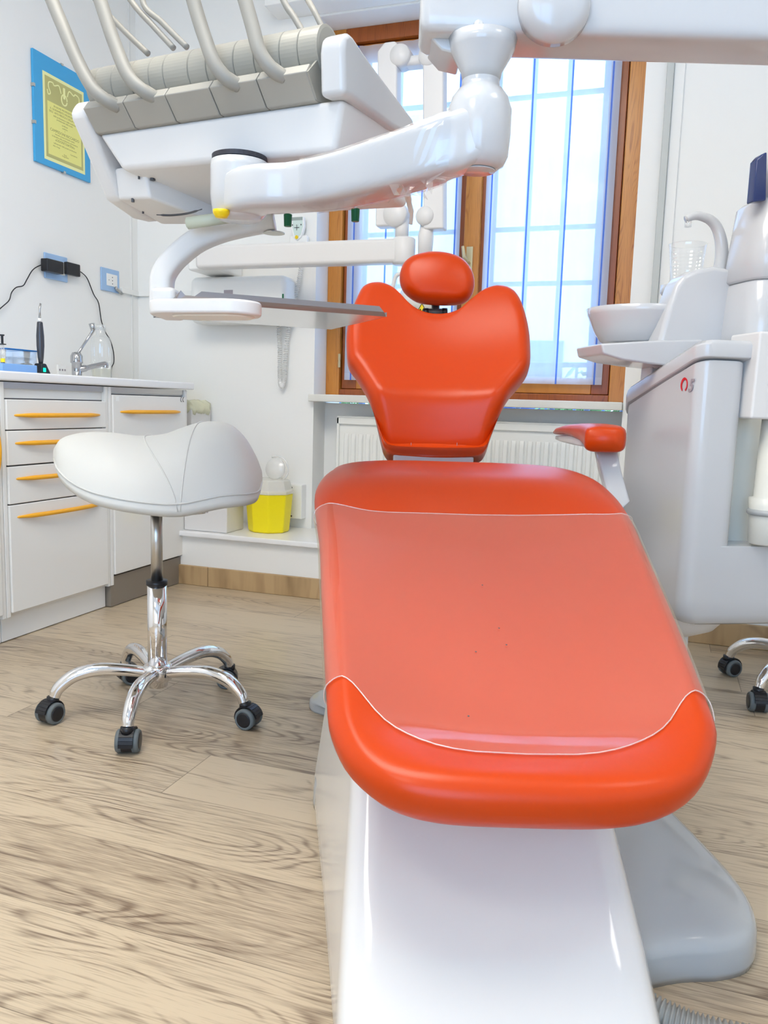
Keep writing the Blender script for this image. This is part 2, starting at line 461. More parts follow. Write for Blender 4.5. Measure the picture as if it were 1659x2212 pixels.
# vertical conduit right of the window
struct('trim_6', box(B(), (-.075, YB - .03, LZ), (-.050, YB, 2.75)), mat('conduit_grey', (.52, .54, .52, 1), .5), bevel=.003)
struct('trim_7', box(B(), (-.050, YB - .012, LZ), (-.012, YB, 2.75)), 'wall', bevel=.003)
# thin cable channel from the socket round the corner and along the back wall
bm = B()
p = Xp(262, 631, XL + .006)
hexa(bm, [V((XL, p.y, 1.268)), V((XL + .012, p.y, 1.268)), V((XL + .012, YB, 1.268)), V((XL, YB, 1.268)),
          V((XL, p.y, 1.292)), V((XL + .012, p.y, 1.292)), V((XL + .012, YB, 1.292)), V((XL, YB, 1.292))])
box(bm, (XL, YB - .012, 1.268), (-1.95, YB, 1.292))
struct('trim_8', bm, 'wall', bevel=.002)
# corner joint strip
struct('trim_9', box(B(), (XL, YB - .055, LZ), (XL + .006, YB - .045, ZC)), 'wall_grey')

# ---- window
bm = B(); fw = .065
box(bm, (WX0, YW, WZ0), (WX0 + fw, YW + .07, WZ1)); box(bm, (WX1 - fw, YW, WZ0), (WX1, YW + .07, WZ1))
wroot = tag(bpy.data.objects.new('window_1', None), kind='structure'); COL.objects.link(wroot)
wroot.location = (-.8, YW, WZ0); MW['window_1'] = Matrix.Translation(wroot.location)
struct('window_frame', bm, 'pine', wroot, bevel=.004)
bm = B()
box(bm, (WX0 + fw, YW, WZ0), (WX1 - fw, YW + .07, WZ0 + .028)); box(bm, (WX0 + fw, YW, WZ1 - .06), (WX1 - fw, YW + .07, WZ1))
struct('window_frame', bm, 'pinedark', wroot, bevel=.003)
sash = [(WX0 + fw + .004, -0.815), (-0.811, WX1 - fw - .004)]
for i, (a, b) in enumerate(sash):
    s = .07; y0, y1 = YW + .022, YW + .066; z0, z1 = WZ0 + .03, WZ1 - .064
    bm = B(); box(bm, (a, y0, z0), (a + s, y1, z1)); box(bm, (b - s, y0, z0), (b, y1, z1))
    box(bm, (a - .006, y1 - .012, z0 - .004), (a + .01, y1 + .004, z1 + .006)); box(bm, (b - .01, y1 - .012, z0 - .004), (b + .006, y1 + .004, z1 + .006))
    st = struct('window_sash', bm, 'pinedark', wroot, bevel=.003)
    bm = B(); box(bm, (a + s, y0, z0), (b - s, y1, z0 + .065)); box(bm, (a + s, y0, z1 - .06), (b - s, y1, z1)); box(bm, (a, y1 - .01, z0 - .006), (b, y1 + .003, z0 + .02)); box(bm, (a, y1 - .01, z1 - .02), (b, y1 + .003, z1 + .008))
    struct('sash_rail', bm, 'pineh', wroot, bevel=.003)
    struct('window_pane', box(B(), (a + s, y0 + .022, z0 + .065), (b - s, y0 + .028, z1 - .06)), 'pane', wroot)
struct('window_astragal', box(B(), (-.845, YW - .006, WZ0 + .035), (-.778, YW + .024, WZ1 - .07)), 'pine', wroot, bevel=.004)
# espagnolette handle on the centre stile, hinge on the left
bm = B(); hc = Yp(1014, 562, YW - .008)
box(bm, (hc.x - .014, YW - .012, hc.z - .055), (hc.x + .014, YW - .006, hc.z + .055))
tube(bm, [hc + V((0, 0, -.01)), hc + V((0, -.035, -.01)), hc + V((-.012, -.045, .005)), hc + V((-.02, -.045, .05))], [.007, .007, .008, .006])
struct('window_handle', bm, 'brass', wroot, bevel=.002)
for zz in (.99, 1.9):
    bm = B(); lathe(bm, [(.006, -.03), (.006, -.003), (.005, -.003), (.005, .003), (.006, .003), (.006, .03)], (WX0 + fw + .002, YW - .006, zz), seg=12)
    struct('window_hinge', bm, 'brass', wroot)

# ---- sheer curtains with blue stripes
def curtain(x0, x1, stripes, label):
    z0, z1 = 0.905, 2.315
    root = thing('sheer_curtain', ((x0 + x1) / 2, YW - .02, z0), label, 'curtain', 'sheer curtains on the window')
    def yy(x, z):
        g = max(0, (z - 2.18) / .135)
        return YW - .004 + .003 * sin(x * 38) + .0025 * sin(x * 91 + 1) + .004 * g * sin(z * 95 + x * 4)
    def sheet(bm, a, b, c, d, off=0, nx=60, nz=40):
        g = [[bm.verts.new((a + (b - a) * i / nx, yy(a + (b - a) * i / nx, c + (d - c) * j / nz) + off, c + (d - c) * j / nz)) for i in range(nx + 1)] for j in range(nz + 1)]
        for j in range(nz):
            for i in range(nx): bm.faces.new((g[j][i], g[j][i + 1], g[j + 1][i + 1], g[j + 1][i]))
    bm = B(); sheet(bm, x0, x1, z0 + .03, z1); put('fabric', bm, 'sheer', root, smooth=True)
    bm = B(); sheet(bm, x0, x1, z0, z0 + .03, nz=2); put('bottom_hem', bm, 'hem', root, smooth=True)
    bm = B(); sheet(bm, x0, x0 + .028, z0, z1, .001, 3); sheet(bm, x1 - .028, x1, z0, z1, .001, 3); put('side_hem', bm, 'hem', root, smooth=True)
    for s in stripes:
        bm = B(); sheet(bm, s - .0035, s + .0035, z0, z1, -.0015, 2); put('stripe', bm, 'stripe', root, smooth=True)
curtain(-1.372, -.862, (-1.34, -1.192, -1.035, -.885), 'sheer white curtain with blue stripes, behind the dental chair headrest')
curtain(-.760, -.245, (-.735, -.584, -.430, -.276), 'sheer white curtain with blue stripes, above the radiator beside the spittoon')

# ---- outside: painted security grille, courtyard wall, railing and shrubs
gr = thing('window_grille', (-.8, 3.75, .75), 'blue-grey painted security grille outside the window', 'grille')
bm = B()
for z in (1.0, 1.36, 1.60, 2.16): box(bm, (-1.75, 3.744, z - .010), (.15, 3.756, z + .010))
put('cross_bar', bm, 'bars', gr)
for k in range(13): put('upright_bar', tube(B(), [(-1.72 + k * .155, 3.75, .75), (-1.72 + k * .155, 3.75, 2.5)], .013, 8), 'bars', gr)
struct('ground_outside', box(B(), (-14, 3.65, -1.2), (12, 22, -1.0)), 'concrete')
cw = thing('courtyard_wall', (-1.5, 11, -1.0), 'pale rendered house wall across the courtyard', 'building')
put('wall_panel', box(B(), (-8, 11, -1.0), (5, 11.3, 4.7)), 'concrete', cw)
for x in (-5.2, -2.2, .8): put('window_opening', box(B(), (x, 10.97, .3), (x + .9, 11.0, 1.7)), 'screen', cw)
rl = thing('garden_railing', (-1.2, 6.5, -1.0), 'pale iron railing in the courtyard beyond the window', 'railing')
bm = B()
for z in (1.0, 1.15, .1): tube(bm, [(-4.5, 6.5, z), (2.0, 6.5, z)], .02, 8)
put('rail', bm, 'bars', rl)
for k in range(30): put('baluster', tube(B(), [(-4.4 + k * .22, 6.5, -1.0), (-4.4 + k * .22, 6.5, 1.15)], .012, 6), 'bars', rl)
for i, (x, y, s, lb) in enumerate(((-3.3, 8.2, 1.15, 'leafy green shrub outside, beyond the left half of the window'), (-.5, 7.6, .7, 'small leafy green shrub outside, beyond the railing behind the spittoon'))):
    sh = thing('shrub', (x, y, -1.0), lb, 'shrub', 'shrubs in the courtyard')
    put('stem', tube(B(), [(x, y, -1), (x + .05, y, .6)], .05, 8), 'brown', sh)
    bm = B()
    for k in range(1400):
        a, b_, r = random.uniform(0, 2 * pi), random.gauss(0, .5), s * random.uniform(.45, 1)
        c = V((x + r * cos(a) * cos(b_), y + .7 * r * sin(a) * cos(b_), .55 + 1.1 * r * sin(b_)))
        d1 = V((random.gauss(0, 1), random.gauss(0, 1), random.gauss(0, 1))).normalized() * .07; d2 = d1.orthogonal().normalized() * .03
        bm.faces.new([bm.verts.new(q) for q in (c - d1, c + d2, c + d1, c - d2)])
    put('foliage', bm, 'leaf', sh, recalc=False)

# ---- radiator in the niche
rd = thing('radiator', (-.75, 3.37, LZ), 'white ribbed panel radiator in the niche under the window', 'radiator')
RX0, RX1, RZ0, RZ1, RY = -1.372, -.20, .30, .738, 3.345
put('panel', box(B(), (RX0, RY + .012, RZ0), (RX1, RY + .022, RZ1)), 'radiator', rd, bevel=.003)
bm = B()
box(bm, (RX0, RY, RZ1 - .03), (RX1, RY + .014, RZ1)); box(bm, (RX0, RY, RZ0), (RX1, RY + .014, RZ0 + .02))
box(bm, (RX0, RY, RZ0), (RX0 + .012, RY + .014, RZ1)); box(bm, (RX1 - .012, RY, RZ0), (RX1, RY + .014, RZ1))
put('rim', bm, 'radiator', rd, bevel=.003)
bm = B(); k = 0; x = RX0 + .045
while x < RX1 - .03:
    zt = RZ1 - .07
    rr = []
    for z, h in ((RZ0 + .04, 0), (RZ0 + .06, .011), (zt - .03, .011), (zt, 0)):
        rr.append([V((x - .013, RY + .0125, z)), V((x - .008, RY + .0125 - h, z)), V((x + .008, RY + .0125 - h, z)), V((x + .013, RY + .0125, z))])
    loft(bm, rr); x += .034
put('ribs', bm, 'radiator', rd, bevel=.002)
put('top_grille', box(B(), (RX0, RY, RZ1), (RX1, YW - .03, RZ1 + .006)), 'radiator', rd)
bm = B()
for x in (RX0 + .15, RX1 - .15): box(bm, (x, RY + .02, RZ0 + .05), (x + .03, YW, RZ0 + .09)); box(bm, (x, RY + .02, RZ0 - .066), (x + .03, RY + .05, RZ0 + .06))
put('bracket', bm, 'radiator', rd)

# ================================================================== CABINETS
CX0, CXB = -1.95, XL + .003
def handle(y0, y1, z, parent, vertical=False):
    bm = B(); pts = []; rs = []
    for k in range(25):
        t = k / 24; e = sin(pi * t)
        rs.append(.003 + .0047 * min(1, e * 2.2))
        if vertical: pts.append(V((CX0 + .018 + .02 * e, y0, z + (y1 - .5) * (t))))
        else: pts.append(V((CX0 + .014 + .024 * e ** .6, y0 + (y1 - y0) * t, z - .002)))
    tube(bm, pts, rs, 10, flat=1.0)
    for t in (.16, .84):
        p = pts[int(t * 24)]; tube(bm, [p, V((CX0 + .018, p.y, p.z))], .005, 8)
    return put('handle', bm, 'handle', parent, smooth=True)
def cabinet(ya, yb, label, drawers=None, plinth='warmwhite', door=None, vert=None):
    r = thing('cabinet', ((CX0 + CXB) / 2, (ya + yb) / 2, 0), label, 'cabinet', 'cabinets under the worktop')
    bm = B(); t = .016
    box(bm, (CXB, ya, .085), (CX0 + .012, ya + t, .835)); box(bm, (CXB, yb - t, .085), (CX0 + .012, yb, .835))
    box(bm, (CXB, ya + t, .085), (CX0 - .004, yb - t, .835))
    put('carcass', bm, 'warmwhite', r, bevel=.002)
    put('painted_gap_shade', box(B(), (CX0 - .006, ya + t + .001, .10), (CX0 - .0035, yb - t - .001, (max(z[1] for z in drawers) if drawers else door[1]) + .004)), 'darkgrey', r)  # dark sheet behind the fronts, gap shade put into its colour
    put('top_rail', box(B(), (CX0 - .004, ya + t, .815), (CX0 + .004, yb - t, .835)), 'steel2', r)
    if drawers:
        for z0, z1 in drawers:
            d = put('drawer', box(B(), (CX0 - .003, ya + t + .002, z0), (CX0 + .018, yb - t - .002, z1)), 'warmwhite', r, bevel=.003)
            h = handle(ya + t + .03, yb - t - .035, z1 - .038 if z1 - z0 > .1 else (z0 + z1) / 2, d)
    if door:
        d = put('door', box(B(), (CX0 - .003, ya + t + .002, door[0]), (CX0 + .018, yb - t - .002, door[1])), 'warmwhite', r, bevel=.003)
        if vert: handle(yb - .035, .5 + .19, .53, d, True)
        else:
            handle(ya + t + .04, yb - t - .04, .745, d)
            bm = B(); c = V((CX0 + .0182, yb - t - .03, .795))
            for s in (-.008, .008):
                pts = [c + V((.0003, s + .009 * cos(a) * .55, .009 * sin(a))) for a in [radians(60 + 24 * k) for k in range(11)]]
                tube(bm, pts, .0013, 6)
            put('ce_mark', bm, 'darkgrey', d)
            put('small_label', box(B(), (CX0 + .018, ya + .035, .783), (CX0 + .0186, ya + .052, .80)), 'socket', d)
    if plinth == 'brown':
        pl = put('plinth', box(B(), (CX0 - .06, ya, 0.002), (CX0 + .008, yb + .02, .118)), 'brown', r, bevel=.002)
        bm = B(); lathe(bm, [(.0, 0), (.011, 0), (.011, .003), (.006, .003), (.006, .0015), (0, .0015)], (CX0 + .008, yb - .012, .098), X1, 20, cap=False)
        put('lock', bm, 'socket', pl)
    else:
        put('plinth', box(B(), (CX0 - .06, ya, 0.002), (CX0 - .014, yb, .088)), 'warmwhite', r, bevel=.002)
    return r
D4 = [(.687, .779), (.573, .681), (.450, .567), (.100, .444)]
cabinet(1.99, 2.505, 'white drawer cabinet with four orange bar handles, left of the stool seat', [(.686, .781), (.574, .683), (.4505, .570), (.098, .447)])
cabinet(2.508, 3.03, 'white cabinet with one orange handle and brown plinth, nearest the window corner', None, 'brown', (.125, .806))
cabinet(1.46, 1.987, 'white door cabinet at the photo edge with upright orange handle', None, 'warmwhite', (.10, .806), True)
t = put('worktop', box(B(), (XL, 1.44, .838), (CX0 + .028, 3.065, .868)), 'worktop', bevel=.006, seg=3)
tag(t, 'long glossy white worktop over the cabinets along the left wall', 'worktop')

# ================================================================== ON THE WORKTOP
WT = .868
# mixer tap
fx, fy = -2.19, Xp(166, 800, -2.19).y
tp = thing('mixer_tap', (fx, fy, WT), 'chrome single-lever sink tap on the worktop before the clear bottle', 'tap')
bm = B(); lathe(bm, [(.024, 0), (.024, .006), (.019, .01), (.019, .055), (.024, .058), (.024, .062), (.023, .085), (.016, .098), (0, .1)], (fx, fy, WT), seg=24)
put('tap_body', bm, 'tapchrome', tp, smooth=True)
q = lambda px, py, x=fx: Xp(px, py, x)
bm = B(); tube(bm, spline([V((fx, fy, WT + .03)), q(172, 796) + V((.02, 0, 0)), q(188, 790) + V((.04, 0, 0)), q(200, 786) + V((.06, 0, 0)), q(201, 794) + V((.06, 0, 0))], 6), [.013] * 8 + [.010] * 10 + [.011] * 7, 14)
put('spout', bm, 'tapchrome', tp, smooth=True)
bm = B(); pts = [q(163, 772), q(180, 746), q(200, 716), q(201, 712), q(198, 699)]; tube(bm, pts, [.006, .005, .006, .010, .012], 10)
put('lever', bm, 'tapchrome', tp, smooth=True)
# clear bottle
by = Xp(219, 800, -2.24).y
bt = thing('clear_bottle', (-2.24, by, WT), 'tall clear bottle standing on the worktop behind the tap', 'bottle')
bm = B(); lathe(bm, [(.036, 0), (.041, .004), (.041, .150), (.037, .170), (.024, .182), (.019, .187), (.019, .215)], (-2.24, by, WT), seg=32, cap=False)
put('bottle_body', bm, 'clear', bt, smooth=True)
bm = B(); lathe(bm, [(.021, .205), (.021, .226), (0, .227)], (-2.24, by, WT), seg=24); put('cap', bm, 'clear', bt, smooth=True)
bm = B(); lathe(bm, [(.0365, .004), (.0385, .045), (0, .046)], (-2.24, by, WT), seg=24); put('liquid', bm, film('pale_liquid', (.93, .93, .87, 1), .85, .03), bt)
# curing light in its charger
lx = -2.14; ly = Xp(92, 790, lx).y
cl = thing('curing_light', (lx, ly, WT), 'dark grey pen-shaped curing light upright in a black charger', 'dental lamp')
g = lambda px, py: Xp(px, py, lx)
bm = B(); lathe(bm, [(.006, 0), (.0105, .03), (.0135, .07), (.0135, .105), (.010, .15), (.009, .155)], g(88.5, 790) , seg=20)
put('lamp_body', bm, mat('grey_metal_pen', (.08, .085, .10, 1), .3, metal=.6), cl, smooth=True)
zt = g(88.5, 790).z + .154
bm = B(); c = V((lx, g(88.5, 790).y, zt)); tube(bm, [c, c + V((0, 0, .014))], [.007, .006], 14); put('collar', bm, 'socket', cl, smooth=True)
bm = B(); tube(bm, [c + V((0, 0, .014)), c + V((0, 0, .04)), c + V((0, .001, .05)), c + V((0, .006, .066))], [.0045, .004, .004, .0035], 12); put('light_guide', bm, 'steel2', cl, smooth=True)
bm = B(); yy = c.y
hexa(bm, [V((lx - .02, yy - .018, WT)), V((lx + .022, yy - .018, WT)), V((lx + .022, yy + .03, WT)), V((lx - .02, yy + .03, WT)), V((lx - .016, yy - .016, WT + .042)), V((lx + .016, yy - .016, WT + .042)), V((lx + .016, yy + .010, WT + .042)), V((lx - .016, yy + .010, WT + .042))])
put('charger_base', bm, 'black', cl, bevel=.004)
put('status_light', box(B(), (lx + .022, yy - .014, WT + .012), (lx + .0235, yy - .002, WT + .026)), 'led', cl)
# storage boxes and syringe
def clearbox(y0, y1, x0, x1, z0, z1, m, root, name='box_shell'):
    bm = B(); t_ = .0015
    box(bm, (x0, y0, z0), (x1, y1, z0 + t_))
    box(bm, (x0, y0, z0), (x0 + t_, y1, z1)); box(bm, (x1 - t_, y0, z0), (x1, y1, z1)); box(bm, (x0, y0, z0), (x1, y0 + t_, z1)); box(bm, (x0, y1 - t_, z0), (x1, y1, z1))
    return put(name, bm, m, root)
ya = Xp(14, 790, -2.17).y; yb_ = Xp(80, 790, -2.17).y
cb = thing('storage_box', (-2.22, (ya + yb_) / 2, WT), 'clear plastic box with dark blue lid holding cream foam pads', 'box')
clearbox(ya, yb_, -2.28, -2.17, WT, WT + .082, 'clear', cb)
put('lid', box(B(), (-2.285, ya + .0, WT + .083), (-2.165, yb_ + .002, WT + .088)), 'bluelid', cb, bevel=.001)
bm = B()
for k in range(26):
    c = V((random.uniform(-2.265, -2.19), random.uniform(ya + .015, ya + (yb_ - ya) * .65), random.uniform(WT + .018, WT + .06)))
    s = random.uniform(.006, .011); box(bm, c - V((s, s * 1.3, s)), c + V((s, s * 1.3, s)))
put('foam_pads', bm, 'foam', cb)['kind'] = 'stuff'
bm = B()
for k in range(4): box(bm, (-2.26, ya + (yb_ - ya) * .72, WT + .006 + k * .015), (-2.19, yb_ - .006, WT + .017 + k * .015))
put('cotton_rolls', bm, 'socket', cb, bevel=.002)
y1_ = Xp(86, 800, -2.05).y
bb = put('blue_tray_box', box(B(), (-2.12, Xp(10, 800, -2.05).y, WT), (-2.06, y1_, WT + .030)), 'bluetray', bevel=.003)
tag(bb, 'low light blue plastic box on the worktop in front of the clear box', 'box')
for px, lb in ((6, 'syringe with black plunger standing upright at the worktop edge of the photo'),):
    sx = -2.07; sc = Xp(px, 775, sx)
    sy = thing('syringe', (sx, sc.y, WT), lb, 'syringe')
    bm = B(); lathe(bm, [(.006, 0), (.006, Xp(px, 742, sx).z - WT)], (sx, sc.y, WT), seg=14); put('barrel', bm, 'clear', sy, smooth=True)
    bm = B(); zt = Xp(px, 742, sx).z
    lathe(bm, [(.0, 0), (.012, 0), (.012, .003), (.004, .003), (.004, .028), (.0075, .029), (.0075, .033), (0, .033)], (sx, sc.y, zt - .004), seg=16); put('plunger', bm, 'black', sy)
    bm = B(); lathe(bm, [(.0066, .0), (.0066, .02)], (sx, sc.y, WT + .012), seg=14); put('dark_label', bm, 'screen', sy)
    bm = B(); lathe(bm, [(.0066, .0), (.0066, .012)], (sx, sc.y, WT + .033), seg=14); put('yellow_label', bm, 'warn', sy)
yq = Xp(130, 800, -2.3)
nd = put('white_notice', box(B(), (XL + .0, Xp(121, 795, XL).y, WT), (XL + .012, Xp(139, 795, XL).y, WT + .055)), 'socket', bevel=.003)
tag(nd, 'small white outlet box low on the wall between lamp and tap', 'outlet')
bm = B(); c0_ = nd.location
for k in range(3): box(bm, (XL + .012, nd.location.y - .02 + .015 * k, WT + .03), (XL + .0125, nd.location.y - .012 + .015 * k, WT + .038))
put('print', bm, 'greyprint', nd)

# ================================================================== LEFT WALL FITTINGS
def plate(pl, pr, label, label2, plug):
    a = Xp(*pl, XL + .006); b = Xp(*pr, XL + .006)
    z0, z1 = min(a.z, b.z), max(a.z, b.z)
    r = thing('wall_socket', (XL, (a.y + b.y) / 2, (z0 + z1) / 2), label, 'socket', 'blue-framed wall sockets')
    put('frame_plate', box(B(), (XL + .0005, a.y, z0), (XL + .008, b.y, z1)), 'blueplate', r, bevel=.003)
    w = b.y - a.y; h = z1 - z0
    put('insert', box(B(), (XL + .007, a.y + .27 * w, z0 + .25 * h), (XL + .010, b.y - .14 * w, z1 - .22 * h)), 'socket', r, bevel=.001)
    if not plug:
        bm = B()
        for k in (-1, 0, 1): lathe(bm, [(0, 0), (.0025, 0), (.0025, .0006), (0, .0006)], (XL + .010, (a.y + b.y) / 2 + .01, (z0 + z1) / 2 + k * .014), X1, 10)
        for k in (0,): lathe(bm, [(0, 0), (.002, 0), (.002, .0006), (0, .0006)], (XL + .010, (a.y + b.y) / 2 - .014, (z0 + z1) / 2), X1, 10)
        put('contact_holes', bm, 'darkgrey', r)
        p = Xp(250, 622, XL + .02); q_ = Xp(263, 634, XL + .012)
        put('conduit_elbow', tube(B(), [p, q_], .007, 12), 'steel2', r, smooth=True)
    return a, b
plate((97, 600), (145, 557), 'pale blue wall socket holding two black power adapters', '', True)
plate((219, 626), (257, 586), 'pale blue wall socket with empty white insert nearer the corner', '', False)
a = Xp(101, 587, XL + .04); b = Xp(142, 563, XL + .04)
def adapter(p, q, d, label):
    a = Xp(*p, XL + d); b = Xp(*q, XL + d)
    o = put('power_adapter', box(B(), (XL + .0105, a.y, min(a.z, b.z)), (XL + d, b.y, max(a.z, b.z))), 'black', bevel=.004)
    return tag(o, label, 'power adapter', 'black adapters in the wall socket')
adapter((103, 585), (138, 566), .045, 'black power adapter block plugged into the blue socket, cable to the photo edge')
adapter((146, 592), (174, 572), .030, 'smaller black power adapter whose cable drops behind the bottle')
def cable(pxs, d, label):
    pts = spline([Xp(x, y, XL + d) for x, y in pxs], 6)
    o = put('power_cable', tube(B(), pts, .0022, 6), 'black', smooth=True)
    tag(o, label, 'cable', 'black cables on the left wall')
cable([(101, 571), (85, 574), (70, 584), (58, 604), (50, 617), (35, 621), (25, 632), (20, 648), (8, 660), (-20, 682), (-60, 700)], .012, 'black cable running from the adapter to the photo edge')
cable([(174, 587), (188, 601), (202, 635), (213, 655), (219, 693), (228, 718), (238, 735), (245, 760), (246, 782), (241, 795), (240, 818)], .010, 'black cable hanging down the wall behind the clear bottle')

# certificate in a clip frame
ct = thing('certificate', (XL, 2.80, 1.9), 'yellow certificate on a blue mount in a clip frame on the wall', 'certificate')
CY0, CY1, CZ0, CZ1 = 2.643, 2.962, 1.694, 2.104
put('mount', box(B(), (XL + .001, CY0, CZ0), (XL + .012, CY1, CZ1)), 'certblue', ct, bevel=.001)
def cr(y0, y1, z0, z1, x, m, nm):
    w, h = CY1 - CY0, CZ1 - CZ0
    return put(nm, box(B(), (XL + .012, CY0 + y0 * w, CZ0 + z0 * h), (XL + x, CY0 + y1 * w, CZ0 + z1 * h)), m, ct)
cr(.15, .89, .055, .85, .0125, 'paperpale', 'paper')
cr(.185, .855, .085, .82, .0129, 'paperband', 'border')
cr(.22, .82, .115, .60, .0133, 'paper', 'text_field')
bm = B(); w, h = CY1 - CY0, CZ1 - CZ0
xd, yd = V((0, 1, 0)), V((0, 0, 1))
for txt, s, zz, yo in (('IN NOME PROFESSIONALE', .0105, .565, 0), ('IL GIURAMENTO PROFESSIONALE', .0108, .535, 0), ('DELL\' ARTE MEDICA E DELLA SALUTE', .0105, .507, 0),
                       ('della professione e della medicina', .0095, .478, 0), ('professionale della scuola', .009, .455, 0), ('certificato', .0085, .425, 0), ('conferito', .0085, .40, 0), ('a', .008, .38, 0),
                       ('CAMPEDONI RICCARDO', .0150, .338, 0), ('laureato presso la facolta medica', .0085, .315, 0), ('la disciplina della professione odontoiatrica', .0085, .29, 0),
                       ('\u00abODONTOIATRA\u00bb', .0135, .258, 0), ('nell\'esercizio della propria professione', .0085, .228, 0), ('data e luogo', .008, .203, -.05), ('il presidente', .008, .185, .05), ('firma', .0085, .155, .0), ('il segretario', .008, .14, 0)):
    text_mesh(bm, txt, s, V((XL + .0134, CY0 + .52 * w + yo, CZ0 + zz * h)), xd, yd, .0001)
put('lettering', bm, 'ink', ct, recalc=False)
bm = B(); cc = V((XL + .0135, CY0 + .52 * w, CZ0 + .71 * h))
for s in (-1, 1):
    pts = spline([cc + V((0, s * a_, b_)) for a_, b_ in ((.018, .005), (.03, .03), (.055, .022), (.065, .03), (.085, .025), (.088, .008), (.078, -.012), (.09, -.02), (.095, -.004))], 6)
    tube(bm, pts, .0026, 6, flat=.3)
tube(bm, spline([cc + V((0, .016 * cos(k), -.014 + .02 * sin(k))) for k in [x * .7 for x in range(9)]], 4, True), .003, 6, flat=.3)
tube(bm, [cc + V((0, 0, -.01)), cc + V((0, 0, .032))], .006, 6, flat=.3)
put('ornament', bm, 'paperpale', ct)
bm = B()
for yy_, zz in ((CY0, .35), (CY0, .68), (CY1, .35), (CY1, .68)): box(bm, (XL + .001, yy_ - .004, CZ0 + zz * h - .006), (XL + .0145, yy_ + .006, CZ0 + zz * h + .006))
for yy_, zz in ((.5, CZ0), (.5, CZ1)): box(bm, (XL + .001, CY0 + yy_ * w - .006, zz - .004), (XL + .0145, CY0 + yy_ * w + .006, zz + .004))
put('clip', bm, 'steel2', ct)

# ================================================================== ON THE LEDGE
bn = thing('sharps_bin', Zp(570, 1140, LZ), 'yellow sharps bin with milky flip lid standing on the white ledge', 'bin')
c = V((-1.600, 3.145, LZ))
def octo(r, z, k=1.0): return [c + V((r * cos(pi / 8 + pi / 4 * i) * k, r * .9 * sin(pi / 8 + pi / 4 * i), z)) for i in range(8)]
bm = B(); loft(bm, [octo(.088, 0), octo(.092, .01), octo(.106, .168), octo(.100, .170)]); put('bin_body', bm, 'yellowbin', bn, bevel=.006)
bm = B(); loft(bm, [octo(.110, .168), octo(.110, .182), octo(.103, .186), octo(.092, .226), octo(.080, .230)]); put('lid', bm, 'binlid', bn, bevel=.003)
bm = B(); lc = c + V((.03, .0, .275)); lathe(bm, [(.0, 0), (.045, 0), (.047, .004), (.045, .008), (0, .008)], lc, V((0, -1, .2)), 28); put('flip_cap', bm, 'binlid', bn, smooth=True)
bm = B(); tube(bm, spline([lc + V((.005 + .055 * cos(a), 0, .055 * sin(a))) for a in [radians(-60 + 25 * k) for k in range(8)]], 3), .004, 8); put('carry_loop', bm, 'binlid', bn, smooth=True)

wb = thing('sterilizer_box', (-1.83, 3.06, LZ), 'white metal equipment box on the ledge between cabinet and yellow bin', 'equipment box')
put('housing', box(B(), (-1.93, 2.99, LZ), (-1.72, 3.14, .405)), 'satin', wb, bevel=.006)
bm = B(); lathe(bm, [(.0, 0), (.010, 0), (.010, .004), (.006, .004), (.006, .001), (0, .001)], (-1.80, 2.99, .355), V((0, -1, 0)), 18); put('dial', bm, 'darkgrey', wb)
put('front_plate', box(B(), (-1.915, 2.986, .33), (-1.885, 2.99, .37)), 'steel2', wb, bevel=.001)
put('front_label', box(B(), (-1.83, 2.9885, .318), (-1.81, 2.99, .326)), 'greyprint', wb)
cbx = put('cardboard_box', box(B(), (-1.79, 2.995, .4055), (-1.668, 3.045, .545)), 'card', bevel=.004)
tag(cbx, 'brown cardboard box on the white equipment box behind the stool seat', 'box')
wbn = thing('waste_bin', (-2.1, 3.2, LZ), 'grey bin with a pale yellow bag in the corner behind the cabinet', 'bin')
bm = B(); hexa(bm, [V((-2.21, 3.16, LZ)), V((-1.99, 3.16, LZ)), V((-1.99, 3.28, LZ)), V((-2.21, 3.28, LZ)), V((-2.22, 3.12, .755)), V((-1.972, 3.12, .755)), V((-1.972, 3.285, .755)), V((-2.22, 3.285, .755))])
put('bin_body', bm, 'satin', wbn, bevel=.006)
put('dark_slot', box(B(), (-2.11, 3.118, .68), (-2.02, 3.130, .725)), 'darkgrey', wbn)
bm = B()
rr = []
for k, (e, z) in enumerate(((.004, .735), (.007, .755), (.002, .775), (-.02, .790), (-.05, .785))):
    r = []
    for i in range(40):
        a = 2 * pi * i / 40; x = max(-1, min(1, 1.35 * cos(a))); y = max(-1, min(1, 1.35 * sin(a)))
        wv = .006 * sin(i * 2.3 + k)
        r.append(V((-2.096 + (.124 + e + wv) * x, 3.2 + (.078 + e * .6 + wv * .5) * y, z + .008 * sin(i * 1.7))))
    rr.append(r)
loft(bm, rr); put('yellow_bag', bm, film('yellow_bag_film', (1, 1, .88, 1), .35, .04, .2, (.90, .89, .66, 1)), wbn, smooth=True)

# ================================================================== BACK WALL FITTINGS
a = Yp(624, 1120, YB - .05); b = Yp(652, 1048, YB - .05)
jb = thing('junction_box', ((a.x + b.x) / 2, YB, a.z), 'white junction box on the wall beside the yellow bin', 'junction box')
put('box_housing', box(B(), (a.x - .03, YB - .05, a.z), (b.x, YB, b.z)), 'socket', jb, bevel=.004)
bm = B()
for z in (a.z + .012, b.z - .014): lathe(bm, [(0, 0), (.004, 0), (.004, .001), (0, .001)], (a.x + .012, YB - .05, z), V((0, -1, 0)), 12)
put('screw', bm, 'darkgrey', jb)
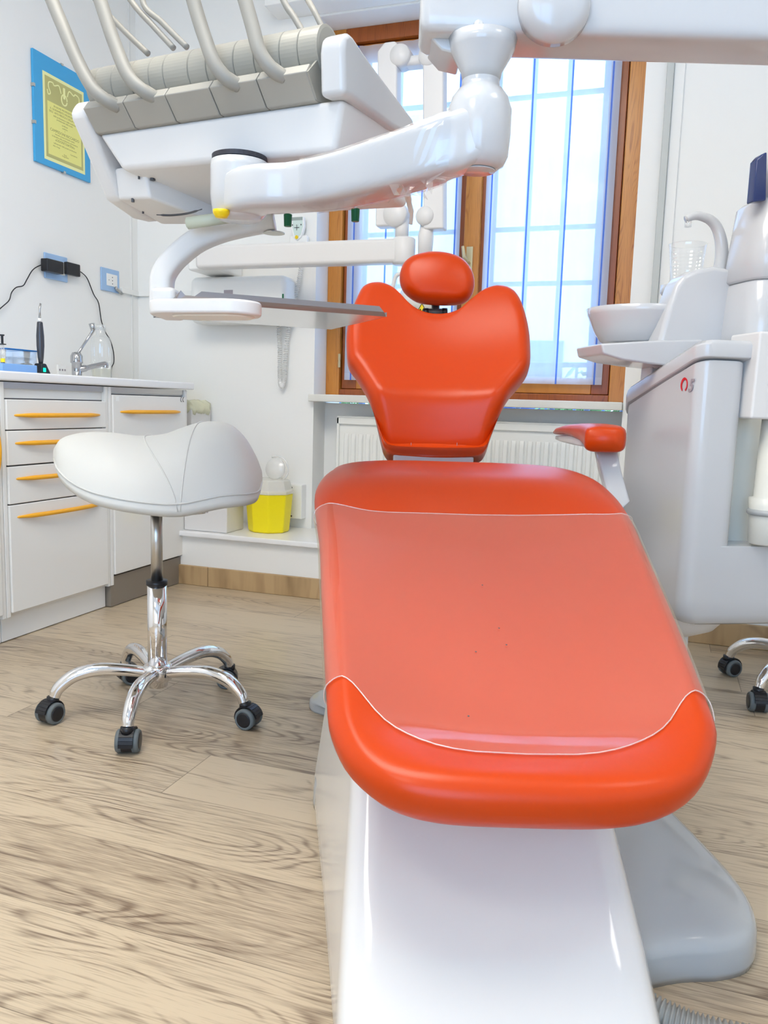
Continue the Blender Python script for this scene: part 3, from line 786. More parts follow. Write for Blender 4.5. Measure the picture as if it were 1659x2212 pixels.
# remote control in its holder
a = Yp(624, 532, YB - .03); b = Yp(664, 478, YB - .03)
rc = thing('remote_control', ((a.x + b.x) / 2, YB, a.z), 'white remote with yellow button in a wall holder beside the window', 'remote control')
put('holder', box(B(), (a.x, YB - .03, a.z), (b.x, YB, a.z + .045)), 'socket', rc, bevel=.008, seg=3)
pts = [V((a.x + .008 + x * (b.x - a.x - .02), YB - .036, a.z + .02 + z * .10)) for x, z in ((0.05, 1), (.95, 1), (1, .6), (.8, .15), (.5, 0), (.2, .15), (0, .6))]
put('handset', prism(B(), pts, V((0, .022, 0))), 'socket', rc, bevel=.004)
put('key_face', prism(B(), [p + V((0, -.001, 0)) + (V((a.x + .05, p.y, a.z + .075)) - p) * .25 for p in pts], V((0, .002, 0))), 'mint', rc)
cc = V((a.x + .5 * (b.x - a.x) - .003, YB - .038, a.z + .035))
bm = B(); lathe(bm, [(0, 0), (.008, 0), (.008, .001), (0, .001)], cc, V((0, -1, 0)), 16); put('yellow_button', bm, 'yellow', rc)
bm = B(); k = cc + V((0, -.001, .04)); box(bm, k + V((-.001, 0, -.012)), k + V((.001, .001, .012))); box(bm, k + V((-.012, 0, -.001)), k + V((.012, .001, .001)))
for s in (-1, 1): box(bm, k + V((s * .02 - .002, 0, .008)), k + V((s * .02 + .002, .001, .014)))
put('key_symbols', bm, 'darkgrey', rc)
put('display', box(B(), (a.x + .015, YB - .038, a.z + .105), (b.x - .02, YB - .03, a.z + .118)), 'lcd', rc)
path = spline([Yp(x, y, YB - .03) for x, y in ((655, 532), (648, 590), (638, 640), (626, 690), (618, 750), (615, 800), (611, 832), (606, 830), (604, 800), (604, 750), (602, 705), (606, 660))], 60)
bm = B(); fr = frames(path); hp = []
for i, ((t, n, b_), p) in enumerate(zip(fr, path)):
    an = i * 1.35; hp.append(p + (n * cos(an) + b_ * sin(an)) * .0085)
tube(bm, hp, .0022, 5)
put('coiled_cord', bm, 'socket', rc, smooth=True)

# wall-mounted x-ray arm
xr = thing('xray_unit', (-1.7, YB, 1.1), 'white wall-mounted x-ray unit with folding arm in front of the window', 'x-ray unit')
a = Yp(408, 698, 3.17); b = Yp(617, 592, 3.17)
xb = put('control_box', box(B(), (a.x, 3.17, a.z), (b.x, YB, b.z)), 'socket', xr, bevel=.03, seg=5)
q_ = Yp(613, 641, 3.168); put('green_label', box(B(), (q_.x - .008, 3.168, q_.z - .014), (q_.x - .001, 3.17, q_.z + .012)), 'green', xb)
q_ = Yp(493, 634, 3.168); put('button_panel', box(B(), (q_.x - .022, 3.168, q_.z - .02), (q_.x + .022, 3.1705, q_.z + .015)), 'greyprint', xb, bevel=.001)
YA = 3.05
l0 = Yp(430, 558, YA); l1 = Yp(872, 548, YA)
put('wall_mount', box(B(), (l0.x - .07, YA + .02, l0.z - .045), (l0.x + .07, YB, l0.z + .045)), 'socket', xr, bevel=.012)
put('horizontal_arm', box(B(), (l0.x, YA - .035, l0.z - .046), (l1.x, YA + .035, l0.z + .046)), 'satin', xr, bevel=.016, seg=4)
bm = B(); lathe(bm, [(.0, -.052), (.04, -.05), (.044, -.04), (.044, .044), (.038, .05), (0, .05)], (l1.x, YA, l0.z), seg=28); put('arm_end_joint', bm, 'satin', xr, smooth=True)
bm = B(); lathe(bm, [(.026, .05), (.026, .12)], (l1.x - .01, YA, l0.z), seg=24)
put('pivot_post', bm, 'satin', xr, smooth=True)
a = Yp(815, 493, YA); b = Yp(858, 440, YA)
put('pivot_block', box(B(), (a.x, YA - .03, a.z), (b.x, YA + .03, b.z)), 'satin', xr, bevel=.01, seg=3)
bm = B(); m_ = Yp(858, 466, YA); lathe(bm, [(0, -.036), (.045, -.036), (.048, -.026), (.048, .02), (.045, .036), (0, .036)], m_, V((0, 1, 0)), 28); put('knuckle', bm, 'satin', xr, smooth=True)
def upright(x0, x1, y0, y1, Y):
    a = Yp((x0 + x1) / 2, y1, Y); w = (Yp(x1, 300, Y) - Yp(x0, 300, Y)).x / 2; t = Yp((x0 + x1) / 2, y0, Y)
    pts = [V((a.x - w, Y - .03, a.z)), V((a.x + w, Y - .03, a.z)), V((t.x + w, Y - .03, t.z - .01)), V((t.x + w * .8, Y - .03, t.z)), V((t.x - w * .3, Y - .03, t.z)), V((t.x - w, Y - .03, t.z - .03))]
    return put('upright_arm', prism(B(), pts, V((0, .06, 0))), 'satin', xr, bevel=.008, seg=3)
upright(821, 862, 97, 445, YA)
upright(918, 962, 115, 498, YA)
a = Yp(852, 150, YA + .01); b = Yp(942, 118, YA + .01)
put('top_link', box(B(), (a.x, YA - .015, a.z), (b.x, YA + .045, b.z)), 'satin', xr, bevel=.012, seg=3)
for px in (868, 930):
    bm = B(); lathe(bm, [(0, -.037), (.036, -.035), (.04, -.025), (.04, .03), (0, .035)], Yp(px, 125, YA), V((0, 1, 0)), 28); put('top_joint', bm, 'satin', xr, smooth=True)
bm = B(); e0 = Yp(922, 470, YA); lathe(bm, [(0, -.04), (.032, -.038), (.036, -.028), (.036, .028), (0, .034)], e0, V((0, 1, 0)), 28); put('lower_joint', bm, 'satin', xr, smooth=True)
bm = B(); tube(bm, [e0, Yp(920, 510, YA), Yp(917, 570, YA)], [.018, .030, .026], 16); put('head_stem', bm, 'satin', xr, smooth=True)
bm = B(); hd = Yp(895, 645, YA); ax = V((.5, -.8, -.15))
lathe(bm, [(0, -.09), (.05, -.088), (.068, -.06), (.07, .02), (.06, .07), (.04, .085), (.04, .15), (0, .15)], hd + V((0, .06, 0)), ax, 32)
put('tube_head', bm, 'socket', xr, smooth=True)
bm = B(); tube(bm, spline([Yp(x, y, YA - .05) for x, y in ((872, 590), (856, 596), (849, 620), (846, 650), (850, 690))], 6), .008, 10); put('head_handle', bm, 'satin', xr, smooth=True)
# radiation warning triangle on the head
bm = B(); wc = Yp(911, 672, YA - .10); s = .028
tri = [wc + V((s * sin(2 * pi * k / 3), 0, s * cos(2 * pi * k / 3))) for k in range(3)]
prism(bm, tri, V((0, .003, 0))); 
wt = put('warning_sign', bm, 'warn', xr)
bm = B()
for i in range(3): tube(bm, [tri[i] + V((0, -.0005, 0)), tri[(i + 1) % 3] + V((0, -.0005, 0))], .0012, 6)
for k in range(3):
    a0 = radians(90 + 120 * k + 60)
    prism(bm, [wc + V((r * cos(a0 + d), -.0015, r * sin(a0 + d))) for r, d in ((.003, -.5), (.011, -.5), (.011, .5), (.003, .5))], V((0, .001, 0)))
put('trefoil', bm, 'black', wt)

# ================================================================== DENTAL CHAIR
ch = thing('dental_chair', W(.15, 1.5, 0), 'orange vinyl dental chair on a glossy white column, clear cover on its leg rest', 'dental chair', rz=RZ)
# -- leg rest: a plane that falls from the knee crest to the foot end
def proj(p):
    q = CM.transposed() @ (p - C0); return CX + F * q.x / -q.z, CY - F * q.y / -q.z
Oc = W(.155, 1.656, .694)
adir = (W(.196, .99, .405) - Oc).normalized()        # down the slope
bdir = W(1, 0, 0)
nrm = bdir.cross(adir).normalized()
if nrm.z < 0: nrm = -nrm
kab = adir.dot(bdir)
def sb(px, py, drop=0.0):
    p = Pl(px, py, Oc - nrm * drop, nrm) - Oc
    pa, pb = p.dot(adir), p.dot(bdir); s_ = (pa - kab * pb) / (1 - kab * kab)
    return s_, pb - kab * s_
outl = [(760, 988), (722, 1000), (696, 1025), (684, 1060), (690, 1150), (696, 1300), (705, 1470), (712, 1530), (740, 1595), (785, 1642), (850, 1682), (950, 1708),
        (1130, 1720), (1300, 1720), (1420, 1708), (1500, 1676), (1545, 1625), (1564, 1550), (1548, 1495), (1500, 1375), (1440, 1238), (1380, 1112), (1340, 1052), (1300, 1018), (1230, 999), (990, 990)]
poly = spline([V((*sb(x, y), 0)) for x, y in outl], 10, True)
SM0 = min(p.x for p in poly)
for p in poly:                      # the crest rolls over: flatter and further back than the slope
    r = (p.x - SM0) / .26
    if r < 1: p.x -= .11 * (1 - r) ** 1.5; p.y *= 1 + .05 * (1 - r)
SMIN = min(p.x for p in poly) ; SMAX = max(p.x for p in poly)
def span(s):
    hits = []
    for i in range(len(poly)):
        a, b = poly[i], poly[(i + 1) % len(poly)]
        if (a.x - s) * (b.x - s) <= 0 and abs(a.x - b.x) > 1e-9:
            hits.append(a.y + (b.y - a.y) * (s - a.x) / (b.x - a.x))
    if len(hits) < 2: return None
    return min(hits), max(hits)
DISH = .058
HT = .085
def dish(s, x):      # x in -1..1 across
    B_ = DISH * ease((s - .03) / .22) * (1 - ease((s - (SMAX - .17)) / .17))
    return -B_ * (1 - min(1.0, abs(x) / .9) ** 2.6)
def lr_pt(s, phi, off=0.0):
    lo, hi = span(max(SMIN + 1e-4, min(SMAX - 1e-4, s))); c = (lo + hi) / 2; w = (hi - lo) / 2
    e0 = min(1, max(0, (s - SMIN) / .055)); e1 = min(1, max(0, (SMAX - s) / .045))
    h = HT / 2 * sqrt(max(0, 1 - (1 - e0) ** 2)) ** 1.0 * sqrt(max(0, 1 - (1 - e1) ** 2))
    if off: h += off; w += off
    cx, sx = cos(phi), sin(phi)
    x = (abs(cx) ** .5) * (1 if cx > 0 else -1); z = (abs(sx) ** .8) * (1 if sx > 0 else -1)
    return Oc + adir * s + bdir * (c + w * x) + nrm * (h * z - HT / 2 + dish(s, x) * (1 if z > 0 else .3) - .055 * max(0, 1 - (s - SMIN) / .34) ** 2)
NS = 60
ss = [SMIN + (SMAX - SMIN) * (1 - cos(pi * k / NS)) / 2 for k in range(NS + 1)]
ss[0] += 1e-3; ss[-1] -= 5e-4
bm = B(); loft(bm, [[lr_pt(s, 2 * pi * k / 72) for k in range(72)] for s in ss])
lr = put('leg_rest', bm, 'orange', ch, smooth=True)
# clear protective cover
def find_s(deg, py):
    lo, hi = SMIN + .002, SMAX - .002
    for _ in range(40):
        m = (lo + hi) / 2
        if proj(lr_pt(m, radians(deg), .0035))[1] < py: lo = m
        else: hi = m
    return (lo + hi) / 2
PH = [0, 18, 42, 65, 90, 115, 138, 162, 180]
S1 = [find_s(d, y) for d, y in zip(PH, (1560, 1510, 1500, 1588, 1629, 1572, 1470, 1476, 1505))]
S0 = [find_s(d, y) for d, y in zip(PH, (1128, 1116, 1110, 1111, 1112, 1103, 1088, 1098, 1120))]
bm = B(); rows = []; NP = 56; NR = 40
P0, P1 = radians(-28), radians(208)
for j in range(NR + 1):
    row = []
    for i in range(NP + 1):
        phi = P0 + (P1 - P0) * i / NP
        cxx = cos(phi); x = (abs(cxx) ** .5) * (1 if cxx > 0 else -1)
        if sin(phi) < 0: x = 1 if cxx > 0 else -1
        dg = math.degrees(phi)
        s1 = sinterp(PH, S1, dg); s0 = sinterp(PH, S0, dg)
        row.append(lr_pt(s0 + (s1 - s0) * j / NR, phi, .0035))
    rows.append(row)
loft(bm, rows, cap=False, closed=False)
cv = put('leg_rest_cover', bm, 'cover', ch, smooth=True)
cv['label'] = 'clear plastic protective cover'
bm = B(); tube(bm, rows[0], .0010, 6); tube(bm, rows[-1], .0010, 6)
put('cover_edge', bm, film('cover_rim', (1, .97, .95, 1), .75, .08, .15), cv, smooth=True)
bm = B()
for px, py in ((1042, 1264), (1078, 1357), (1094, 1393), (1028, 1408), (1410, 1343), (1012, 1547), (1324, 1499), (728, 1219), (760, 1253)):
    p = Pl(px, py, Oc - nrm * (DISH - .006), nrm)
    lathe(bm, [(0, 0), (.0016, .0003), (0, .0008)], p, nrm, 8)
put('specks', bm, 'darkgrey', cv)
# under-shell of the leg rest
bm = B(); loft(bm, [[Oc + adir * s + bdir * (sum(span(s)) / 2 + (span(s)[1] - span(s)[0]) / 2 * k) * 1 + nrm * z for k, z in ((-.8, -HT - .002), (.8, -HT - .002), (.6, -HT - .04), (-.6, -HT - .04))] for s in (.06, .2, .4, .55)])
put('leg_rest_shell', bm, 'white', ch, bevel=.01, seg=3)
# -- seat behind the knee crest
ou = spline([W(u, v, .600) for u, v in ((-.08, 1.74), (.15, 1.73), (.38, 1.74), (.42, 1.79), (.41, 1.95), (.37, 2.13), (.31, 2.19), (.13, 2.20), (.0, 2.19), (-.06, 2.13), (-.09, 1.95), (-.105, 1.79))], 8, True)
bm = B(); pad(bm, ou, V((0, 0, 1)), .04, .04, top=lambda f, p: -.02 * (1 - f * f))
put('seat_cushion', bm, 'orange', ch, smooth=True)
bm = B(); ou = [W(u, v, .40) for u, v in ((-.02, 1.50), (.32, 1.50), (.34, 2.15), (-.04, 2.15))]; hexa(bm, ou + [W(u, v, .575) for u, v in ((-.10, 1.62), (.40, 1.62), (.40, 2.18), (-.10, 2.18))])
put('seat_shell', bm, 'white', ch, bevel=.03, seg=4)
# -- backrest
bp0 = W(.14, 2.25, .70); bp1 = W(.14, 2.56, 1.13)
by_ = (bp1 - bp0).normalized(); bx_ = W(1, 0, 0); bn_ = bx_.cross(by_)
if bn_.dot(W(0, -1, 0)) < 0: bn_ = -bn_
bo = [(774, 660), (782, 645), (797, 634), (818, 629), (837, 633), (853, 643), (874, 661), (900, 675), (932, 682), (967, 682), (996, 675), (1022, 658), (1049, 642), (1073, 639), (1094, 646),
      (1110, 661), (1126, 692), (1138, 732), (1142, 772), (1140, 806), (1126, 830), (1099, 862), (1078, 899), (1062, 934), (1054, 955), (1040, 965), (1000, 967), (945, 967), (890, 965), (847, 962), (831, 953), (823, 936),
      (810, 899), (792, 857), (770, 820), (753, 796), (749, 767), (750, 727), (760, 693)]
bo3 = spline([Pl(x, y, bp0, bn_) for x, y in bo], 4, True)
cen = sum(bo3, V()) / len(bo3)
def btop(f, p):
    d = p - cen; yy = d.dot(by_); xx = d.dot(bx_)
    low = max(0, -yy - .165)
    return -.7 * low * low / (low + .012) -.012 + .030 * min(1.6, (xx / .2) ** 2) - .010 * cos(min(pi, abs(yy) / .22 * pi)) 
bm = B(); pad(bm, bo3, bn_, .046, .035, top=btop, nring=12)
put('backrest', bm, 'orange', ch, smooth=True)
bm = B(); sh = [cen + (p - cen) * .94 - bn_ * .034 for p in bo3]; loft(bm, [sh, [cen + (p - cen) * .85 - bn_ * .07 for p in bo3]])
put('backrest_shell', bm, 'white', ch, bevel=.006)
a0, a1 = Pl(850, 960, bp0 - bn_ * .03, bn_), Pl(1025, 960, bp0 - bn_ * .03, bn_)
bm = B(); hexa(bm, [a0 - V((0, 0, .22)), a1 - V((0, 0, .22)), a1 - V((0, 0, .22)) - bn_ * .06, a0 - V((0, 0, .22)) - bn_ * .06, a0, a1, a1 - bn_ * .06, a0 - bn_ * .06])
bk = put('back_support', bm, 'white', ch, bevel=.006)
nn = (a1 - a0).normalized().cross(Z1); nn = -nn if nn.dot(W(0, -1, 0)) < 0 else nn
c_ = (a0 + a1) / 2 + nn * .0006; xd_ = (a1 - a0).normalized()
bm = B(); tube(bm, [c_ + xd_ * x + V((0, 0, z)) for x, z in ((-.065, .005), (-.065, -.018), (-.060, -.024), (.060, -.024), (.065, -.018), (.065, .005))], .0008, 5); put('panel_seam', bm, 'greyprint', bk)
# -- headrest
hp = W(.14, 2.62, 1.20); hy = (W(0, .22, .97)).normalized(); hn = W(1, 0, 0).cross(hy); hn = -hn if hn.dot(W(0, -1, 0)) < 0 else hn
ho = [(863, 603), (868, 576), (886, 557), (915, 547), (945, 545), (975, 550), (1001, 562), (1019, 585), (1025, 612), (1020, 636), (1008, 651), (988, 658), (945, 659), (905, 654), (881, 640), (868, 624)]
ho3 = spline([Pl(x, y, hp, hn) for x, y in ho], 6, True)
bm = B(); pad(bm, ho3, hn, .032, .03, top=lambda f, p: .016 * (1 - f * f), nring=10)
put('headrest', bm, 'orange', ch, smooth=True)
# black headrest bracket
g = lambda px, py, d=.03: Pl(px, py, hp - hn * d, hn)
bm = B(); p0, p1 = g(941, 655), g(941, 700)
for px, w in ((941, .013),):
    tube(bm, [p0, p1], [w, w], 16)
tube(bm, [g(918, 676), g(964, 676)], .014, 16)
for px in (920, 960): tube(bm, [g(px, 668), g(px, 690)], .010, 12)
put('headrest_bracket', bm, 'darkgrey', ch, smooth=True)
for px in (917, 958):
    bm = B(); tube(bm, [g(px - 3, 676), g(px + 8, 676)], .0155, 16); put('bracket_clamp', bm, 'black', ch, smooth=True)
bm = B(); tube(bm, [g(941, 690), g(941, 690) - V((0, 0, .14)) - by_ * 0], .012, 12); put('headrest_rod', bm, 'steel', ch, smooth=True)
# -- armrest
def rr_ring(c, xd, yd, a, b, n=28, e=.45):
    return [c + xd * (a * abs(cos(t)) ** e * (1 if cos(t) > 0 else -1)) + yd * (b * abs(sin(t)) ** e * (1 if sin(t) > 0 else -1)) for t in [2 * pi * k / n for k in range(n)]]
ud, vd = W(1, 0, 0), W(0, 1, 0)
st = [((1307, 951), 1.985, .044, .026, .5), ((1307, 950), 1.995, .050, .031, .5), ((1307, 948), 2.02, .053, .034, .5), ((1305, 944), 2.07, .053, .032, .5), ((1290, 936), 2.13, .052, .026, .6), ((1268, 931), 2.19, .048, .020, .7), ((1245, 929), 2.26, .042, .015, .7), ((1222, 931), 2.33, .032, .011, .8), ((1208, 934), 2.37, .018, .007, .9)]
bm = B(); rings = [rr_ring(Dp(*p, t), ud, Z1, a, b, e=e) for p, t, a, b, e in st]; loft(bm, rings)
ar = put('armrest', bm, 'orange', ch, smooth=True)
bm = B(); st2 = [((1285, 952), 2.13, .036, .012), ((1255, 946), 2.22, .030, .014), ((1225, 943), 2.32, .022, .010), ((1207, 941), 2.37, .010, .006)]
loft(bm, [rr_ring(Dp(*p, t) - V((0, 0, .006)), ud, Z1, a, b) for p, t, a, b in st2]); put('armrest_underside', bm, 'satin', ar, smooth=True)
bm = B(); loft(bm, [rr_ring(p, ud, vd, a, .022, e=.3) for p, a in ((Dp(1308, 972, 2.07), .026), (Dp(1316, 1015, 2.06), .026), (Dp(1335, 1080, 2.04), .026), (W(.50, 1.99, .50), .03), (W(.40, 1.96, .48), .03))])
put('armrest_post', bm, 'white', ar, smooth=True)
# -- white column cover sloping to the foot
def cring(z, fr, uL0, uR0, uL1, uR1, back, e=4, n=16):
    """plan outline at height z: front edge (uL0..uR0 at v=fr) back edge (uL1..uR1 at v=back)"""
    r = .05
    mid_ = [V((uL0 + .035 + (uR0 - uL0 - .08) * q, fr + .022 * sin(pi * q) ** .6 * ease((z - .02) / .1), z)) for q in (.1, .22, .36, .5, .64, .78, .9)]
    base = [V((uL0 + .035, fr, z))] + mid_ + [V((uR0 - .045, fr, z)), V((uR0 - .008, fr + .02, z)), V((uR0 + .002, fr + .06, z)), V(((uR0 + uR1) / 2, (fr + back) / 2, z)), V((uR1, back - .05, z)), V((uR1 - .04, back, z)),
            V((uL1 + .04, back, z)), V((uL1, back - .05, z)), V(((uL0 + uL1) / 2, (fr + back) / 2, z)), V((uL0 - .004, fr + .05, z)), V((uL0 + .006, fr + .015, z))]
    return [W(p.x, p.y, p.z) for p in base]
rings = []
for z, fr, l0_, r0_, l1_, r1_, bk_ in ((.0, .83, -.035, .365, -.13, .43, 1.62), (.04, .866, -.037, .366, -.128, .43, 1.62), (.10, .94, -.037, .362, -.12, .425, 1.62), (.18, 1.06, -.036, .356, -.11, .41, 1.64),
                                      (.25, 1.165, -.036, .352, -.10, .39, 1.66), (.32, 1.265, -.034, .348, -.085, .37, 1.70), (.42, 1.41, -.03, .34, -.06, .34, 1.75), (.50, 1.53, -.02, .33, -.03, .33, 1.80)):
    rings.append(cring(z, fr, l0_, r0_, l1_, r1_, bk_))
bm = B(); loft(bm, rings)
cc_ = put('column_cover', bm, 'columnwhite', ch, bevel=.012, seg=3, angle=25)
# shallow recessed front panel line
# -- grey foot plate
fo = [(-.06, 1.36), (-.115, 1.49), (-.125, 1.54), (-.125, 1.66), (-.10, 1.70), (-.08, 1.80), (-.10, 1.95), (-.175, 2.02), (-.175, 2.10), (-.12, 2.16), (.0, 2.20), (.36, 2.20), (.45, 2.05), (.43, 1.75), (.47, 1.58), (.52, 1.53), (.545, 1.50), (.568, 1.40), (.590, 1.22), (.582, 1.13), (.55, 1.075), (.50, 1.052), (.44, 1.045), (.30, 1.02), (.10, 1.1), (-.0, 1.2)]
fo = spline([V((u, v, 0)) for u, v in fo], 5, True)
bm = B(); cx_, cy_ = .2, 1.55; rings = []
for sc, z in ((1.0, 0), (1.003, .012), (1.0, .040), (.992, .052), (.975, .060), (.94, .066), (.75, .078), (.5, .082), (.2, .083)):
    rings.append([W(cx_ + (p.x - cx_) * sc, cy_ + (p.y - cy_) * sc, z * (1 - .6 * ease((p.y - 1.72) / .25))) for p in fo])
loft(bm, rings); put('foot_plate', bm, 'basegrey', ch, smooth=True)
# -- corrugated hose leaving the base
path = spline([W(u, v, z) for u, v, z in ((.34, .98, .03), (.39, .945, .024), (.45, .92, .022), (.54, .905, .022), (.70, .90, .022), (.9, .92, .022))], 40)
bm = B(); tube(bm, path, [.019 + .003 * sin(i * 1.6) for i in range(len(path))], 16); put('corrugated_hose', bm, 'hose', ch, smooth=True)

# ================================================================== SADDLE STOOL
def make_stool(H, view, seat_rz, label, angles):
    """H: floor point under the column; view: horizontal direction away from the viewer's side of the saddle"""
    st = thing('saddle_stool', H, label, 'stool')
    fwd = V((view.x, view.y, 0)).normalized(); rt = fwd.cross(Z1)
    A = 0.262; sc0 = V((H.x, H.y, 0)) + rt * .002
    xs = [-.236, -.222, -.19, -.15, -.10, -.04, .02, .06, .10, .14, .18, .215, .242, .256]
    ridge = [.672, .694, .708, .714, .713, .707, .713, .729, .742, .746, .738, .706, .660, .625]
    rim = [.652, .624, .595, .574, .560, .550, .543, .543, .550, .558, .562, .564, .572, .600]
    bw = [.02, .080, .130, .158, .172, .180, .178, .172, .165, .160, .150, .125, .080, .02]
    def pt(a, beta, lift=0.0):
        r, m, w = sinterp(xs, ridge, a), sinterp(xs, rim, a), sinterp(xs, bw, a)
        ex = 2.1 - .9 * ease((a + .05) / .2) * 0
        k = max(0.0, 1 - abs(beta) ** ex)
        z = m + (r - m) * k ** .72 + lift
        y = w * beta - .010 * ease((a + .25) / .5)
        return sc0 + rt * a + fwd * y + V((0, 0, z))
    NA, NB = 54, 40; rings = []
    for i in range(NA + 1):
        a = xs[0] + (xs[-1] - xs[0]) * (1 - cos(pi * i / NA)) / 2
        top = [pt(a, sin(pi / 2 * (-1 + 2 * j / NB))) for j in range(NB + 1)]
        m, w = sinterp(xs, rim, a), sinterp(xs, bw, a)
        bot = [sc0 + rt * a * (.985 - .02 * (1 - abs(q))) + fwd * (w * q * .96 - .010 * ease((a + .25) / .5)) + V((0, 0, m - .012 + .02 * (1 - q * q))) for q in [1 - 2 * j / 12 for j in range(13)]]
        rings.append(top + bot)
    bm = B(); loft(bm, rings); s = put('seat', bm, 'stoolvinyl', st, smooth=True)
    bm = B()
    for (a0, a1, b0, b1) in ((.005, .045, .35, -1.0), (.118, .050, .30, -1.0)):
        pts = [pt(a0 + (a1 - a0) * t ** 1.6 + (-.045 if a0 < .05 else -.012) * sin(pi * t), b0 + (b1 - b0) * t, .0006) for t in [k / 26 for k in range(27)]]
        tube(bm, pts, .0019, 6)
    pts = [pt(xs[0] + .004 + (xs[-1] - xs[0] - .008) * t, -.985, .004) for t in [k / 50 for k in range(51)]]
    tube(bm, pts, .0026, 6)
    put('seam', bm, 'stoolvinyl', s, smooth=True)
    c = V((H.x, H.y, 0))
    bm = B(); lathe(bm, [(0, 0), (.055, 0), (.055, .012), (0, .012)], c + V((0, 0, .530)), seg=28); put('seat_plate', bm, 'black', st)
    bm = B(); tube(bm, [c + V((0, 0, .53)), c + rt * .08 - fwd * .04 + V((0, 0, .520)), c + rt * .112 - fwd * .07 + V((0, 0, .530))], [.005, .005, .007], 10); put('height_lever', bm, 'chrome', st, smooth=True)
    bm = B(); lathe(bm, [(.0145, .34), (.0145, .54)], c, seg=24); put('gas_rod', bm, 'steel2', st, smooth=True)
    bm = B(); lathe(bm, [(.0, .346), (.0265, .346), (.0265, .335), (.0245, .333)], c, seg=28); put('black_collar', bm, 'black', st, smooth=True)
    bm = B(); lathe(bm, [(.024, .10), (.024, .336)], c, seg=32); put('outer_column', bm, 'chrome', st, smooth=True)
    bm = B(); lathe(bm, [(.018, .068), (.024, .070), (.026, .082), (.035, .088), (.037, .094), (.037, .118), (.034, .126), (.026, .130)], c, seg=32); put('hub', bm, 'chrome', st, smooth=True)
    for an in angles:
        d = V((cos(radians(an)), sin(radians(an)), 0)); e = .245
        pts = spline([c + d * r + V((0, 0, z)) for r, z in ((.025, .108), (.09, .120), (.15, .124), (.20, .112), (.235, .084), (.245, .062))], 6)
        n = len(pts); rs = [.0135 + .0035 * sin(pi * min(1, k / n * 1.1)) for k in range(n)]
        bm = B(); tube(bm, pts, rs, 14); lg = put('leg', bm, 'chrome', st, smooth=True)
        w = c + d * (e + .004); sd = V((-d.y, d.x, 0)); sw = radians(an * 3.1) ; ax = (sd * cos(sw) + d * sin(sw)).normalized(); fx_ = ax.cross(Z1)
        wc = w + fx_ * .010 + V((0, 0, .0265))
        cs = put('caster', loft(B(), [[wc + ax * q + (fx_ * cos(t) * r_ + Z1 * sin(t) * r_) for t in [2 * pi * k / 24 for k in range(24)]] for q, r_ in ((-.015, .0225), (-.015, .026), (.015, .026), (.015, .0225))]), 'black', st, bevel=.002)
        for s_ in (-1, 1):
            bm = B(); loft(bm, [[wc + ax * q * s_ + (fx_ * cos(t) * r_ + Z1 * sin(t) * r_) for t in [2 * pi * k / 28 for k in range(28)]] for q, r_ in ((.012, .0265), (.022, .0265), (.0255, .024), (.026, .019), (.0235, .019))])
            put('tyre', bm, 'tyre', cs, smooth=True)
        for s_ in (-1, 1):
            bm = B(); loft(bm, [[wc + ax * q * s_ + (fx_ * cos(t) * r_ + Z1 * sin(t) * r_) for t in [2 * pi * k / 24 for k in range(24)]] for q, r_ in ((.02, .0188), (.0262, .0185), (.0268, .015))])
            put('wheel_disc', bm, 'black', cs, smooth=True)
        bm = B()
        arc = [wc + (fx_ * cos(t) + Z1 * sin(t)) * .029 for t in [radians(x) for x in range(10, 200, 15)]]
        for a_, b_ in zip(arc, arc[1:]):
            n_ = ((a_ - wc) + (b_ - wc)).normalized() * .003
            hexa(bm, [a_ - ax * .016, a_ + ax * .016, b_ + ax * .016, b_ - ax * .016, a_ - ax * .016 + n_, a_ + ax * .016 + n_, b_ + ax * .016 + n_, b_ - ax * .016 + n_])
        put('wheel_hood', bm, 'black', cs)
        bm = B(); tube(bm, [w + V((0, 0, .050)), w + V((0, 0, .064))], .0145, 14); put('caster_stem', bm, 'black', cs, smooth=True)
    return st
HS = V((-1.172, 1.694, 0))
make_stool(HS, HS, 0, 'white saddle stool on five chrome legs, standing in front of the drawer cabinet', (217, 289, 1, 73, 145))
p = Zp(1636, 1533); up = toU(p); hub2 = W(up.x + .245 * .88, up.y + .245 * .475, 0)
dd = p - hub2; an0 = math.degrees(atan2(dd.y, dd.x))
make_stool(hub2, W(1, 0, 0), 0, 'second chrome-legged stool, only casters and legs showing beside the spittoon unit', tuple(an0 + 72 * k for k in range(5)))

# ================================================================== INSTRUMENT TABLE (delivery unit)
du = thing('instrument_table', W(-.517, 1.582, 1.18), 'white instrument table with grey rollers and hoses, hung above the stool side', 'dental instrument table')
dx, dy = W(.907, -.421, 0), W(.421, .907, 0); dO = W(-.517, 1.582, 0)
def G(x, y, z): return dO + dx * x + dy * y + V((0, 0, z))
def gy(px, py, y): return Pl(px, py, G(0, y, 0), dy)
# main housing
bm = B()
fr_ = [G(-.048, -.004, 1.292), G(.478, -.004, 1.290), G(.455, .012, 1.216), G(.004, .002, 1.222)]
hexa(bm, [G(.004, .002, 1.222), G(.455, .012, 1.214), G(.468, .285, 1.182), G(.05, .25, 1.182), G(-.048, -.004, 1.290), G(.478, -.004, 1.288), G(.482, .29, 1.315), G(-.048, .27, 1.315)])
put('housing', bm, 'satin', du, bevel=.010, seg=4, angle=20)
